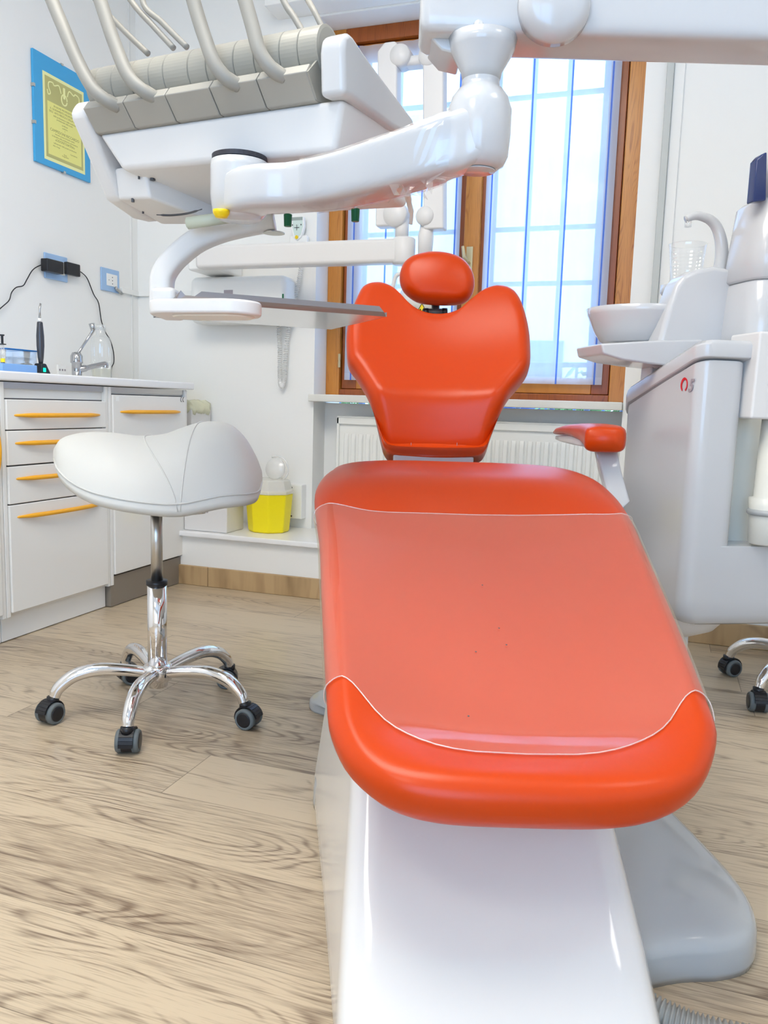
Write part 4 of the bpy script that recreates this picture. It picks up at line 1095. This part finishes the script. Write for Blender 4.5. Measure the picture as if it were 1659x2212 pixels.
# recessed trough under the housing, with its pale window
bm = B(); hexa(bm, [G(.18, .06, 1.204), G(.40, .06, 1.202), G(.40, .22, 1.184), G(.18, .20, 1.186), G(.18, .06, 1.215), G(.40, .06, 1.215), G(.40, .22, 1.2), G(.18, .20, 1.2)])
put('underside_panel', bm, 'greyglass', du)
for px, py, r in ((330, 383, .0055), (297, 381, .002), (325, 397, .002), (287, 430, .0035), (305, 456, .002)):
    q_ = Zp(px, py, 1.2175 if px != 287 and px != 305 else 1.186)
# side panels
def sidepanel(xa, xb, pr):
    bm = B(); prism(bm, [G(xa, y, z) for y, z in pr], dx * (xb - xa)); return bm
put('side_panel', sidepanel(-.088, -.048, ((-.035, 1.322), (-.02, 1.345), (.03, 1.352), (.28, 1.33), (.27, 1.24), (.17, 1.168), (.13, 1.166), (.055, 1.185), (-.03, 1.31))), 'satin', du, bevel=.010, seg=3)
put('side_panel', sidepanel(.447, .492, ((-.028, 1.284), (-.034, 1.35), (-.030, 1.372), (-.012, 1.382), (.0, 1.382), (.06, 1.368), (.15, 1.352), (.245, 1.336), (.29, 1.305), (.16, 1.290), (.0, 1.288))), 'white', du, bevel=.010, seg=4)
put('top_cover', sidepanel(-.05, .434, ((.05, 1.31), (.05, 1.345), (.10, 1.352), (.26, 1.335), (.27, 1.31))), 'white', du, bevel=.01, seg=3)
# lower left pod with grip
bm = B(); hexa(bm, [G(-.05, .05, 1.184), G(.035, .045, 1.178), G(.09, .20, 1.158), G(-.05, .175, 1.162), G(-.05, .04, 1.24), G(.03, .03, 1.24), G(.10, .26, 1.2), G(-.05, .26, 1.2)])
pod = put('lower_pod', bm, 'satin', du, bevel=.006, seg=3, angle=20)
tube_ = B(); tube(tube_, spline([Zp(x, y, 1.1605) for x, y in ((338, 464), (370, 465), (405, 461), (436, 452))], 6), [.001] * 3 + [.0022] * 13 + [.001] * 3, 8, flat=1.0)
put('grip_slot', tube_, 'darkgrey', pod, smooth=True)
# screw holes
bm = B()
for px, py, z, r in ((330, 384, 1.216, .0052), (300, 381, 1.217, .002), (326, 398, 1.214, .002), (287, 431, 1.181, .0032), (309, 456, 1.174, .002)):
    q_ = Zp(px, py, z) - V((0, 0, .002)); lathe(bm, [(0, -.003), (r, -.003), (r, .004), (0, .004)], q_, seg=14)
put('screw_hole', bm, 'darkgrey', du)
# grey modules
xm = [-.046, .049, .144, .239, .334, .430]
for i in range(5):
    pr = ((-.030, 1.338), (-.042, 1.322), (-.010, 1.288), (.04, 1.288), (.04, 1.338))
    put('instrument_module', sidepanel(xm[i] + .0008, xm[i + 1] - .0008, pr), 'modgrey', du, bevel=.002)
# rollers
xs_ = [-.062]; 
ws = [.022, .035, .042, .038, .030, .050, .036, .052, .038, .046, .032, .034]
sc_ = (.434 + .062) / sum(ws)
for w_ in ws: xs_.append(xs_[-1] + w_ * sc_)
for i in range(len(ws)):
    bm = B(); r = .0405
    lathe(bm, [(.02, 0), (r - .0015, .0003), (r, .0015), (r, ws[i] * sc_ - .0015), (r - .0015, ws[i] * sc_ - .0003), (.02, ws[i] * sc_)], G(xs_[i], .022, 1.374), dx, 44)
    put('roller', bm, 'rollgrey', du, smooth=False, bevel=0)
    o = du.children[-1]
    for p_ in o.data.polygons: p_.use_smooth = True
bm = B(); lathe(bm, [(0, 0), (.041, 0), (.041, .003), (.036, .0045), (0, .0045)], G(.4315, .022, 1.374) - dx * .0, dx, 40); put('roller_end_cap', bm, 'rollgrey', du)
bm = B(); prism(bm, [G(.428, y, z) for y, z in ((-.04, 1.322), (-.01, 1.29), (.06, 1.29), (.07, 1.40), (.04, 1.412), (.0, 1.36))], dx * .004); put('end_plate', bm, 'rollgrey', du)
# hoses
hs = [([(257, 231), (232, 218), (200, 190), (167, 130), (137, 60), (112, 0), (90, -60)], [(150, -110), (200, -10), (262, 60), (320, 116)]),
      ([(337, 212), (312, 198), (278, 165), (248, 95), (226, 30), (210, -20), (196, -70)], [(225, -100), (282, 0), (330, 55), (375, 104)]),
      ([(517, 186), (492, 172), (464, 138), (442, 80), (426, 30), (412, -20), (398, -75)], [(330, -110), (308, 0), (352, 50), (404, 102)]),
      ([(615, 168), (590, 152), (562, 115), (546, 60), (532, 10), (520, -30), (506, -80)], [(560, -120), (612, 0), (634, 35), (655, 70)])]
for i, (a_, b_) in enumerate(hs):
    pts = [gy(*a_[0], -.030), gy(*a_[1], -.045)] + [gy(x, y, -.055) for x, y in a_[2:]]
    n1 = len(pts); pts += [gy(x, y, .10) for x, y in b_]
    sp_ = spline(pts, 8); n = len(sp_); k1 = n1 * 8
    rs = [.0105 + .0015 * min(1, k / 12) if k < k1 - 8 else max(.0058, .012 - .0062 * (k - k1 + 8) / 14) for k in range(n)]
    bm = B(); tube(bm, sp_, rs, 14)
    h = put('instrument_hose', bm, 'hose', du, smooth=True)
    bm = B(); e = gy(*a_[0], -.030); d_ = (gy(*a_[2], -.055) - e).normalized(); d2 = (gy(a_[0][0] + 10, a_[0][1] - 3, -.03) - e)
    bm2 = B(); tube(bm2, [gy(*a_[1], -.036), e, gy(a_[0][0] + 8, a_[0][1] + 3, -.028)], [.0128, .0115, .006], 14); put('hose_socket', bm2, 'hose', h, smooth=True); bm.free()
bm = B(); tube(bm, [gy(665, 0, .16), gy(683, 32, .16), gy(702, 72, .16), G(.40, .17, 1.342)], .0055, 10); put('thin_hose', bm, 'hose', du, smooth=True)
bm = B(); tube(bm, [gy(665, 0, .16), gy(640, -60, .16), gy(600, -100, .14), gy(560, -120, .10)], .0055, 10); put('thin_hose', bm, 'hose', du, smooth=True)
# hub and lower arm
hubc = W(-.268, 1.462, 0)
bm = B(); lathe(bm, [(0, 1.209), (.0475, 1.209), (.0475, 1.2165), (0, 1.2165)], hubc, seg=40); put('rubber_ring', bm, 'dust', du)
armp = [((508, 408), 1.150), ((560, 410), 1.150), ((640, 406), 1.152), ((730, 392), 1.157), ((820, 368), 1.166), ((900, 343), 1.178), ((960, 322), 1.190), ((1005, 305), 1.203), ((1034, 292), 1.213)]
ap = [Zp(x, y, z) for (x, y), z in armp]
ap[0] = V((hubc.x, hubc.y, 1.150))
aps = spline(ap, 6)
def armrings(extra=0.0, noise=0.0, i0=0, i1=None):
    rings = []; idx = list(range(len(aps)))[i0:i1]
    for i in idx:
        t = (aps[min(len(aps) - 1, i + 1)] - aps[max(0, i - 1)]); t.z = 0; t.normalize(); sd = t.cross(Z1)
        f = i / (len(aps) - 1)
        w = .040 + .006 * ease((f - .75) / .25); h = .034 + .012 * ease((f - .1) / .9)
        if i == 0: w *= .9; h *= .9
        n = 44; ring = []
        for k in range(n):
            a = 2 * pi * k / n
            e = 1 + (random.uniform(-1, 1) * noise if noise else 0)
            ring.append(aps[i] + sd * ((w + extra) * e * abs(cos(a)) ** .38 * (1 if cos(a) > 0 else -1)) + V((0, 0, (h + extra) * e * abs(sin(a)) ** .38 * (1 if sin(a) > 0 else -1))))
        rings.append(ring)
    return rings
bm = B(); loft(bm, armrings()); la = put('lower_arm', bm, 'white', du, smooth=True)
bm = B(); lathe(bm, [(0, 1.112), (.036, 1.112), (.046, 1.122), (.050, 1.15), (.050, 1.195), (.049, 1.207), (.0, 1.209)], hubc, seg=44); put('hub', bm, 'white', du, smooth=True)
e1 = ap[-1]
bm = B(); lathe(bm, [(0, -.052), (.030, -.051), (.040, -.045), (.046, -.032), (.0485, .0), (.0485, .035), (.043, .052), (.034, .064), (.0295, .068), (.0285, .074), (.0285, .225)], e1, seg=44); put('swivel_column', bm, 'white', du, smooth=True)
bm = B(); lathe(bm, [(0, -.053), (.028, -.053), (.028, -.0515), (.026, -.0535), (0, -.0535)], e1 - V((0, 0, .0005)) , seg=36); put('bottom_cap', bm, 'white', du, smooth=True)
# overhead arm
ue = toU(e1); va, vb = ue.y - .032, ue.y + .070
zb = Pl(1300, 138, W(0, vb, 0), W(0, 1, 0)).z; zf = Pl(1300, 108, W(0, va, 0), W(0, 1, 0)).z
zbot = zb; ul = toU(Pl(914, 60, W(0, va, 0), W(0, 1, 0))).x
ZT = zbot + .165
bm = B(); rings = []
for u, k, dz in ((ul - .004, .82, .010), (ul + .000, .92, .004), (ul + .010, .99, .0), (ul + .05, 1, 0), (.55, 1, 0), (.90, 1, 0), (1.02, 1, 0)):
    cv_, ch_ = (va + vb) / 2, (zbot + ZT) / 2; hv, hh = (vb - va) / 2 * k, (ZT - zbot) / 2 - dz
    rings.append([W(u, cv_ + hv * (abs(cos(a)) ** .2) * (1 if cos(a) > 0 else -1), ch_ + hh * (abs(sin(a)) ** .2) * (1 if sin(a) > 0 else -1)) for a in [2 * pi * i / 40 for i in range(40)]])
loft(bm, rings); oh = put('overhead_arm', bm, 'white', du, smooth=True)
kc = Pl(1196, 15, W(0, va, 0), W(0, 1, 0))
bm = B(); lathe(bm, [(0, -.028), (.036, -.028), (.046, -.022), (.052, -.010), (.054, .004), (.0, .004)], kc, W(0, 1, 0), 48); put('round_cover', bm, 'white', oh, smooth=True)
kc = Pl(1034, 54, W(0, va, 0), W(0, 1, 0))
bm = B(); lathe(bm, [(0, -.004), (.006, -.003), (.008, .002), (0, .002)], kc, W(0, 1, 0), 20); put('screw_cap', bm, 'white', oh, smooth=True)
# cone collar under the overhead arm
bm = B(); lathe(bm, [(.0285, -.062), (.031, -.05), (.048, -.020), (.052, -.003), (.0, 0)], V((e1.x, e1.y, zbot + .004)), seg=44); put('collar', bm, 'white', du, smooth=True)
bm = B(); us = ue.x
prism(bm, [W(ul + .01, va + .03, zbot + .004), W(ul + .06, va + .03, zbot + .004), W(ul + .06, va + .03, zbot - .022), W(ul + .03, va + .03, zbot - .016)], W(0, .08, 0)); put('arm_tip_cover', bm, 'white', oh, bevel=.004)
# far end: elbow and post that carries it down to the spittoon unit
bm = B(); tube(bm, spline([W(.99, ue.y, (zbot + ZT) / 2), W(1.12, ue.y + .05, (zbot + ZT) / 2), W(1.2, ue.y + .3, (zbot + ZT) / 2), W(1.16, 2.0, (zbot + ZT) / 2 - .02), W(1.08, 2.15, 1.25)], 8), .05, 20); put('rear_arm', bm, 'white', du, smooth=True)
# clear film wound round the lower arm
bm = B(); loft(bm, armrings(.0022, .014, 14, 38), cap=False); fm = put('protective_film', bm, 'wrap', la, smooth=False)
fm['label'] = 'wrinkled clear film around the white arm'
bm = B(); random.seed(9)
for k in range(26):
    i = random.randint(26, 38); c = aps[i] - V((0, 0, .045)) - W(0, 1, 0) * random.uniform(-.03, .035) * 0.9
    d1 = V((random.gauss(0, 1), random.gauss(0, 1), random.gauss(-.4, .5))).normalized() * random.uniform(.012, .03); d2 = d1.orthogonal().normalized() * random.uniform(.006, .014)
    m_ = c + d2 * .5 + V((0, 0, .005))
    v_ = [bm.verts.new(q) for q in (c - d1, c + d2, c + d1, c - d2, m_)]
    for a_, b_ in ((0, 1), (1, 2), (2, 3), (3, 0)): bm.faces.new((v_[a_], v_[b_], v_[4]))
put('loose_film', bm, 'wrap', la, recalc=False)
# knobs under the table
for px, py, z, m_, r in ((622, 462, 1.172, 'green', .0085), (768, 450, 1.170, 'green', .0085)):
    c = Zp(px, py, z)
    bm = B(); lathe(bm, [(.004, .0), (.004, .02)], c, seg=10); s_ = put('knob_stem', bm, 'steel2', du)
    bm = B(); lathe(bm, [(0, -.0245), (.0075, -.0245), (r, -.001), (.0, 0)], c, seg=14); put('knob', bm, m_, du, smooth=False, bevel=.001)
c = Zp(478, 462, 1.112); bm = B(); lathe(bm, [(0, -.007), (.010, -.006), (.014, .001), (.014, .006), (0, .006)], c, seg=20); k_ = put('knob', bm, 'yellow', du, smooth=True)
c = Zp(797, 430, 1.172); bm = B(); lathe(bm, [(0, -.006), (.009, -.006), (.010, .008), (0, .008)], c, seg=20); k_ = put('knob', bm, 'blue', du, smooth=True)
bm = B(); tube(bm, spline([Zp(x, y, z) for x, y, z in ((880, 420, 1.17), (884, 440, 1.16), (889, 462, 1.145), (887, 484, 1.13))], 5), [.006] * 4 + [.005] * 6 + [.0035] * 6, 8, flat=.6); put('hook', bm, 'satin', du, smooth=True)
# pale grip rod at the left, under the pod
bm = B(); a_, b_ = Zp(402, 483, 1.135), Zp(500, 468, 1.150); tube(bm, [a_, a_ + (b_ - a_) * .03, b_], [.007, .0115, .0115], 16); put('grip_rod', bm, mat('pale_green_plastic', srgb(196, 200, 180), .35), du, smooth=True)
# tray arm
tp_ = [((592, 476), 1.160), ((540, 484), 1.157), ((480, 498), 1.150), ((430, 518), 1.138), ((395, 543), 1.118), ((368, 570), 1.092), ((352, 600), 1.055), ((350, 640), 1.008), ((350, 668), .975)]
ta = []
v_t = [1.70, 1.695, 1.69, 1.68, 1.67, 1.66, 1.65, 1.645, 1.64]
ta = [Pl(x, y, W(0, v, 0), W(0, 1, 0)) for ((x, y), z), v in zip(tp_, v_t)]
tas = spline(ta, 6)
bm = B(); rings = []
for i, p_ in enumerate(tas):
    t = (tas[min(len(tas) - 1, i + 1)] - tas[max(0, i - 1)]).normalized(); nv = W(0, 1, 0); sd = t.cross(nv).normalized()
    rings.append(rr_ring(p_, sd, nv, .0215, .026, 24, .5))
loft(bm, rings); put('tray_arm', bm, 'satin', du, smooth=True)
bm = B(); lathe(bm, [(0, -.026), (.022, -.026), (.022, -.024), (0, -.024)], ta[0], seg=24); put('arm_pivot_cap', bm, 'steel2', du)
bm = B(); lathe(bm, [(.0232, -.001), (.0232, .001)], Pl(350, 626, W(0, 1.645, 0), W(0, 1, 0)), seg=28, cap=False); put('arm_seam', bm, 'steel2', du)
TZ = .966
hb = [Zp(332, 668, TZ - .012), Zp(545, 672, TZ - .012)]
# tray holder: rounded plate below the tray
hc0 = W(-.43, 1.63, 0); hc1 = W(-.27, 1.59, 0)
def slot(c0, c1, r, z, n=14):
    d = (c1 - c0).normalized(); s = V((-d.y, d.x, 0)); pts = []
    for k in range(n + 1): a = pi / 2 + pi * k / n; pts.append(c0 + (d * cos(a) + s * sin(a)) * r + V((0, 0, z)))
    for k in range(n + 1): a = -pi / 2 + pi * k / n; pts.append(c1 + (d * cos(a) + s * sin(a)) * r + V((0, 0, z)))
    return pts
h0, h1 = Zp(388, 676, TZ - .02), Zp(470, 676, TZ - .02)
h0.z = h1.z = 0; hd_ = (h1 - h0).normalized(); h1 = h0 + hd_ * .098
bm = B(); loft(bm, [slot(h0, h1, .046, TZ - .026), slot(h0, h1, .050, TZ - .023), slot(h0, h1, .050, TZ - .004), slot(h0, h1, .047, TZ - .002)]); th = put('tray_holder', bm, 'satin', du, bevel=.002)
bm = B(); loft(bm, [slot(h0 + hd_ * .03, h1, .036, TZ - .029), slot(h0 + hd_ * .03, h1, .039, TZ - .026)]); put('holder_pad', bm, 'cream', th, bevel=.001)
a_, b_ = Pl(329, 684, W(0, 1.60, 0), W(0, 1, 0)), Pl(382, 622, W(0, 1.60, 0), W(0, 1, 0)); ua, ub = toU(a_), toU(b_)
put('arm_foot', box(B(), (ua.x, 1.585, ua.z), (ub.x, 1.675, ub.z), Matrix.Rotation(RZ, 4, 'Z')), 'satin', du, bevel=.010, seg=3)
# steel tray resting on the holder
bl, br_ = Zp(380, 650, TZ), Zp(834, 684, TZ); fr2 = Zp(720, 712, TZ)
e_x = (br_ - bl); e_y = fr2 - br_; e_y = e_y - e_x.normalized() * e_y.dot(e_x.normalized())
bl2 = bl
ty = thing('instrument_tray', (bl + br_) / 2 + e_y / 2, 'flat brushed steel tray held out on the curved arm beside the backrest', 'tray')
def tq(a, b, z): return bl2 + e_x * a + e_y * b + V((0, 0, z))
bm = B(); hexa(bm, [tq(0, 0, 0), tq(1, 0, 0), tq(1, 1, 0), tq(0, 1, 0), tq(0, 0, .0015), tq(1, 0, .0015), tq(1, 1, .0015), tq(0, 1, .0015)]); put('tray_base', bm, 'steel', ty)
bm = B()
for pa, pb, pc, pd in (((.0, 0), (1.0, 0), (.09, .972), .012), ((.0, 1), (1.0, 1), (.09, .972), .012)):
    y = pa[1]; o = -.01 if y == 0 else .01
    pr = [tq(0, y, 0), tq(1, y, 0), tq(.985, y + o, .008), tq(.96, y + o, .018), tq(.11, y + o, .019), tq(.08, y + o, .010), tq(.04, y + o, .010), tq(.02, y + o, .018), tq(0, y + o, .008)]
    prism(bm, pr, e_y.normalized() * .0015)
for x in (0, 1):
    prism(bm, [tq(x, 0, 0), tq(x, 1, 0), tq(x, 1, .008), tq(x, 0, .008)], e_x.normalized() * .0015)
put('tray_rim', bm, 'steelrim', ty)

# ================================================================== SPITTOON UNIT
uo = Dp(1515, 775, 1.90); uU = toU(uo)
wu = thing('spittoon_unit', W(uU.x + .15, uU.y + .2, .28), 'tall white water unit with spittoon bowl and red and grey mark, beside the armrest', 'dental water unit')
ux, uy = W(.987, .158, 0), W(-.158, .987, 0); uO = V((uo.x, uo.y, 0)); UT = uo.z
def Q(x, y, z): return uO + ux * x + uy * y + V((0, 0, z))
def ql(px, py, x=0.0):        # point on the left-face plane -> local y,z
    p = Pl(px, py, Q(x, 0, 0), ux); d = p - uO; return d.dot(uy), p.z
def qf(px, py, y=0.0):
    return Pl(px, py, Q(0, y, 0), uy)
yb_, zb_ = ql(1363, 862); ye, ze = ql(1347, 885)
Z0 = .275
bm = B()
# plan outline (rounded front corner), body rings
def plan(z, x0, x1, y0, y1, r=.035):
    pts = []
    for cx2, cy2, a0 in ((x0 + r, y0 + r, 180), (x1 - r, y0 + r, 270), (x1 - r, y1 - r, 0), (x0 + r, y1 - r, 90)):
        for k in range(6):
            a = radians(a0 + 18 * k); pts.append(Q(cx2 + r * cos(a), cy2 + r * sin(a), z))
    return pts
YE = max(ye, yb_ + .01)
def topz(y): return interp([0.0, yb_, YE], [UT, zb_, ze - .02], y)
XR_ = .30
rings = []
for z, ins in ((Z0 - .0, .06), (Z0 + .008, .03), (Z0 + .03, .008), (Z0 + .07, 0), (.48, 0)):
    rings.append(plan(z, ins * .6, XR_, -.0 + ins * .5, YE - ins * .3))
loft(bm, rings); 
put('lower_housing', bm, 'white', wu, smooth=False, bevel=.004)
def ubody(x0, x1, y0, z0, r=.035, dz=0.0):
    rr = []
    for k in range(2):
        ring = plan(0, x0, x1, y0, YE, r)
        out = []
        for p in ring:
            y = (p - uO).dot(uy)
            out.append(V((p.x, p.y, z0 if k == 0 else topz(y) + dz)))
        rr.append(out)
    return rr
bm = B(); loft(bm, ubody(0, .125, 0, .475)); put('side_housing', bm, 'white', wu, bevel=.004, angle=50)
bm = B(); loft(bm, ubody(.12, XR_, .085, .475, .01)); put('recess_panel', bm, 'cream', wu)
# capping lid that follows the slanted top
bm = B()
rr = []
for k, (g_, dz) in enumerate(((-.004, .004), (-.006, .008), (-.006, .036), (.004, .048))):
    ring = plan(0, g_, XR_, g_, YE + .004, .035); out = []
    for p in ring:
        y = (p - uO).dot(uy); out.append(V((p.x, p.y, topz(y) + dz)))
    rr.append(out)
loft(bm, rr); put('top_lid', bm, 'white', wu, bevel=.004, angle=50)
# dome under the housing
bm = B(); lathe(bm, [(.0, -.075), (.05, -.068), (.10, -.045), (.13, -.01), (.135, .02), (0, .02)], Q(.10, .20, Z0), seg=40); put('drain_pan', bm, 'satin', wu, smooth=True)
bm = B(); tube(bm, [Q(.12, .22, Z0 - .05), Q(.12, .22, .0)], .03, 16); put('drain_pipe', bm, 'satin', wu, smooth=True)
# mark: open red ring and grey 5
mk = Pl(1478, 831, Q(-.0008, 0, 0), ux); xd = -uy; yd = Z1
bm = B(); pts = []
N_ = 40
outer, inner = [], []
for k in range(N_ + 1):
    a = radians(-62 + (304) * k / N_)
    wv = .0036 + .0035 * (1 if True else 0) * (0.5 - 0.5 * cos(2 * pi * k / N_) * -1) * .6
    outer.append(V((.0165 * cos(a), .0175 * sin(a))))
    th_ = .0046 + .0028 * max(0, cos(a - radians(150)))
    inner.append(V(((.0165 - th_) * cos(a), (.0175 - th_) * sin(a))))
vo = [bm.verts.new(mk + xd * p.x + yd * p.y) for p in outer]; vi = [bm.verts.new(mk + xd * p.x + yd * p.y) for p in inner]
for k in range(N_): bm.faces.new((vo[k], vo[k + 1], vi[k + 1], vi[k]))
r_ = bmesh.ops.extrude_face_region(bm, geom=bm.faces[:])
for v in r_['geom']:
    if isinstance(v, bmesh.types.BMVert): v.co -= ux * .0006
put('red_ring_mark', bm, 'red', wu)
bm = B(); text_mesh(bm, '5', .042, mk + xd * .030 - yd * .0165 - ux * .0002, xd, yd, .0004, shear=.3, bold=.0012); put('grey_number_mark', bm, 'greyprint', wu, recalc=False)
# bowl support tower
YT = .20
def traced(pxs, y0, depth, **k):
    bm = B(); prism(bm, [qf(x, y, y0) for x, y in pxs], uy * depth); return bm
tower = [(1414, 770), (1426, 733), (1436, 695), (1449, 652), (1463, 614), (1478, 594), (1505, 581), (1545, 574), (1575, 579), (1592, 592), (1592, 660), (1588, 800), (1500, 812), (1440, 796)]
put('bowl_tower', traced(tower, YT, .075), 'white', wu, bevel=.024, seg=5, angle=18)
put('bowl_support', traced([(1299, 742), (1420, 735), (1520, 733), (1510, 800), (1440, 790), (1400, 786), (1345, 778), (1303, 765)], YT - .004, .17), 'white', wu, bevel=.006, seg=3, angle=18)
bm = B(); prism(bm, [qf(x, y, YT + .10) for x, y in ((1408, 780), (1448, 780), (1448, 850), (1400, 850))], uy * .06); put('support_neck', bm, 'satin', wu, bevel=.006)
bc = qf(1384, 700, YT + .17); bz0 = qf(1378, 738, YT + .08).z; bz1 = qf(1300, 658, YT + .10).z
bm = B(); h = bz1 - bz0; lathe(bm, [(0, 0), (.095, 0), (.108, .006), (.128, h * .38), (.146, h * .82), (.151, h), (.147, h + .001), (.141, h * .85), (.12, h * .4), (.08, .02), (0, .016)], V((bc.x, bc.y, bz0)), seg=56); put('bowl', bm, 'white', wu, smooth=True)
fp = [qf(x, y, YT + .07) for x, y in ((1556, 585), (1559, 555), (1558, 525), (1550, 495), (1535, 476), (1512, 467), (1495, 468), (1482, 474))]
sp_ = spline(fp, 6); bm = B(); n = len(sp_); tube(bm, sp_, [.019 - .009 * min(1, k / n * 1.25) for k in range(n)], 18); put('bowl_spout', bm, 'white', wu, smooth=True)
bm = B(); e = qf(1487, 476, YT + .07); lathe(bm, [(.0, -.013), (.009, -.013), (.009, .004), (0, .004)], e - V((0, 0, .004)), seg=18); put('spout_nozzle', bm, 'clear', wu, smooth=True)
hc = qf(1466, 628, YT + .2)
bm = B(); lathe(bm, [(0, -.012), (.045, -.012), (.050, -.006), (.050, .014), (.046, .014), (.044, -.004), (0, -.004)], hc, seg=40); put('cup_holder', bm, 'white', wu, smooth=True)
bm = B(); tube(bm, [hc - V((0, 0, .004)), qf(1520, 640, YT + .1)], .012, 12); put('holder_arm', bm, 'white', wu, smooth=True)
ct_ = qf(1482, 526, YT + .2); cup_h = ct_.z - hc.z
cp = V((qf(1480, 610, YT + .2).x, qf(1480, 610, YT + .2).y, hc.z - .003))
bm = B()
prof = [(.036, 0), (.037, .002)] + [(.037 + .013 * k / 24 + (.0005 if k % 2 else 0), .002 + (cup_h - .004) * k / 24) for k in range(1, 24)] + [(.051, cup_h - .001), (.052, cup_h + .001), (.050, cup_h + .001)]
lathe(bm, prof, cp, seg=40, cap=False)
o = put('plastic_cup', bm, 'clear', None, smooth=False)
tag(o, 'clear ribbed plastic cup standing in the white holder above the bowl', 'cup')
# column with dark blue lamp head
def crings(pxl, specs):
    rr = []
    for px, py, hw, hd in specs:
        p = qf(px, py, .16); c = p + ux * hw
        rr.append(rr_ring(V((c.x, c.y, p.z)) + uy * .0, ux, uy, hw, hd, 36, .5))
    return rr
bm = B(); loft(bm, crings(0, ((1574, 770, .125, .10), (1576, 719, .122, .10), (1592, 616, .108, .095), (1594, 612, .104, .09)))); put('column_base', bm, 'white', wu, smooth=True)
bm = B(); loft(bm, crings(0, ((1592, 611, .106, .092), (1588, 606, .112, .097), (1597, 550, .105, .092), (1615, 446, .092, .085), (1624, 437, .08, .072)))); put('column_top', bm, 'white', wu, smooth=True)
bm = B(); loft(bm, crings(0, ((1630, 442, .074, .062), (1641, 352, .066, .055), (1648, 336, .056, .045), (1662, 326, .04, .03)))); hd_ = put('lamp_head', bm, 'white', wu, smooth=True)
bm = B(); a = [qf(x, y, .088) for x, y in ((1627, 436), (1656, 433), (1658, 327), (1646, 333), (1635, 346))]
prism(bm, a, uy * .03); put('dark_blue_panel', bm, 'screen', hd_, bevel=.004)
# suction holder at the front right
a = qf(1622, 905, -.03); b = qf(1700, 718, -.03)
bm = B(); hexa(bm, [Q((a - uO).dot(ux), -.03, a.z), Q((b - uO).dot(ux), -.03, a.z), Q((b - uO).dot(ux), .09, a.z), Q((a - uO).dot(ux), .09, a.z),
                    Q((a - uO).dot(ux) + .004, -.03, b.z), Q((b - uO).dot(ux), -.03, b.z), Q((b - uO).dot(ux), .09, b.z), Q((a - uO).dot(ux) + .004, .09, b.z)])
put('suction_holder', bm, 'satin', wu, bevel=.006, seg=3)
c = qf(1672, 1000, .0); c.z = 0; za, zb2, zc2, zd2 = qf(1650, 905, 0).z, qf(1650, 1085, 0).z, qf(1650, 1112, 0).z, qf(1650, 1175, 0).z
bm = B(); lathe(bm, [(.040, zd2), (.044, zd2 + .004), (.046, zc2), (.050, zb2 + .01), (.040, zb2 + .012), (.036, za)], c, seg=32); st_ = put('suction_tube', bm, 'cream', wu, smooth=True)
bm = B(); lathe(bm, [(.048, zc2 - .001), (.0525, zc2 + .003), (.0525, zc2 + .010), (.048, zc2 + .014)], c, seg=32); put('grey_ring', bm, 'basegrey', st_, smooth=True)

# ================================================================== LIGHTS
def panel(x, y, sx, sy, w, n, label):
    r = thing('ceiling_light', (x, y, ZC - .04), label, 'ceiling light', 'ceiling light panels')
    put('frame', box(B(), (x - sx / 2 - .02, y - sy / 2 - .02, ZC - .04), (x + sx / 2 + .02, y + sy / 2 + .02, ZC)), 'white', r, bevel=.004)
    put('diffuser', box(B(), (x - sx / 2, y - sy / 2, ZC - .046), (x + sx / 2, y + sy / 2, ZC - .0405)), 'lamp', r)
    l = bpy.data.lights.new('panel_lamp', 'AREA'); l.shape = 'RECTANGLE'; l.size = sx; l.size_y = sy; l.energy = w; l.color = (1.0, .92, .80)
    o = bpy.data.objects.new('panel_lamp', l); COL.objects.link(o); o.location = (x, y, ZC - .05)
panel(-.8, .8, 1.2, 1.2, 17, 1, 'square ceiling light panel over the stool')
panel(1.1, 1.0, .6, .6, 1.5, 2, 'square ceiling light panel over the free floor by the right wall')
panel(-.9, -1.0, .6, .6, 7, 3, 'square ceiling light panel near the rear wall')
wd = bpy.data.worlds.new('sky'); scene.world = wd; wd.use_nodes = True
nt = wd.node_tree; bg = nt.nodes['Background']
bg.inputs[0].default_value = (.38, .64, 1.0, 1); bg.inputs[1].default_value = 6.2
pl_ = bpy.data.lights.new('window_portal', 'AREA'); pl_.shape = 'RECTANGLE'; pl_.size = 1.3; pl_.size_y = 1.5; pl_.cycles.is_portal = True
po = bpy.data.objects.new('window_portal', pl_); COL.objects.link(po); po.location = (-.8, YW + .12, 1.6); po.rotation_euler = (radians(-90), 0, 0)
pl2 = bpy.data.lights.new('rear_window_portal', 'AREA'); pl2.shape = 'RECTANGLE'; pl2.size = 2.0; pl2.size_y = 1.85; pl2.cycles.is_portal = True
po = bpy.data.objects.new('rear_window_portal', pl2); COL.objects.link(po); po.location = (.2, YF - .26, 1.475); po.rotation_euler = (radians(90), 0, 0)
scene.view_settings.view_transform = 'Standard'; scene.view_settings.look = 'None'
scene.view_settings.gamma = 1; scene.view_settings.exposure = 0.2
scene.view_settings.use_curve_mapping = False
scene.cycles.use_denoising = True
scene.cycles.max_bounces = 10; scene.cycles.transparent_max_bounces = 24
scene.cycles.diffuse_bounces = 6
scene.cycles.sample_clamp_indirect = 6
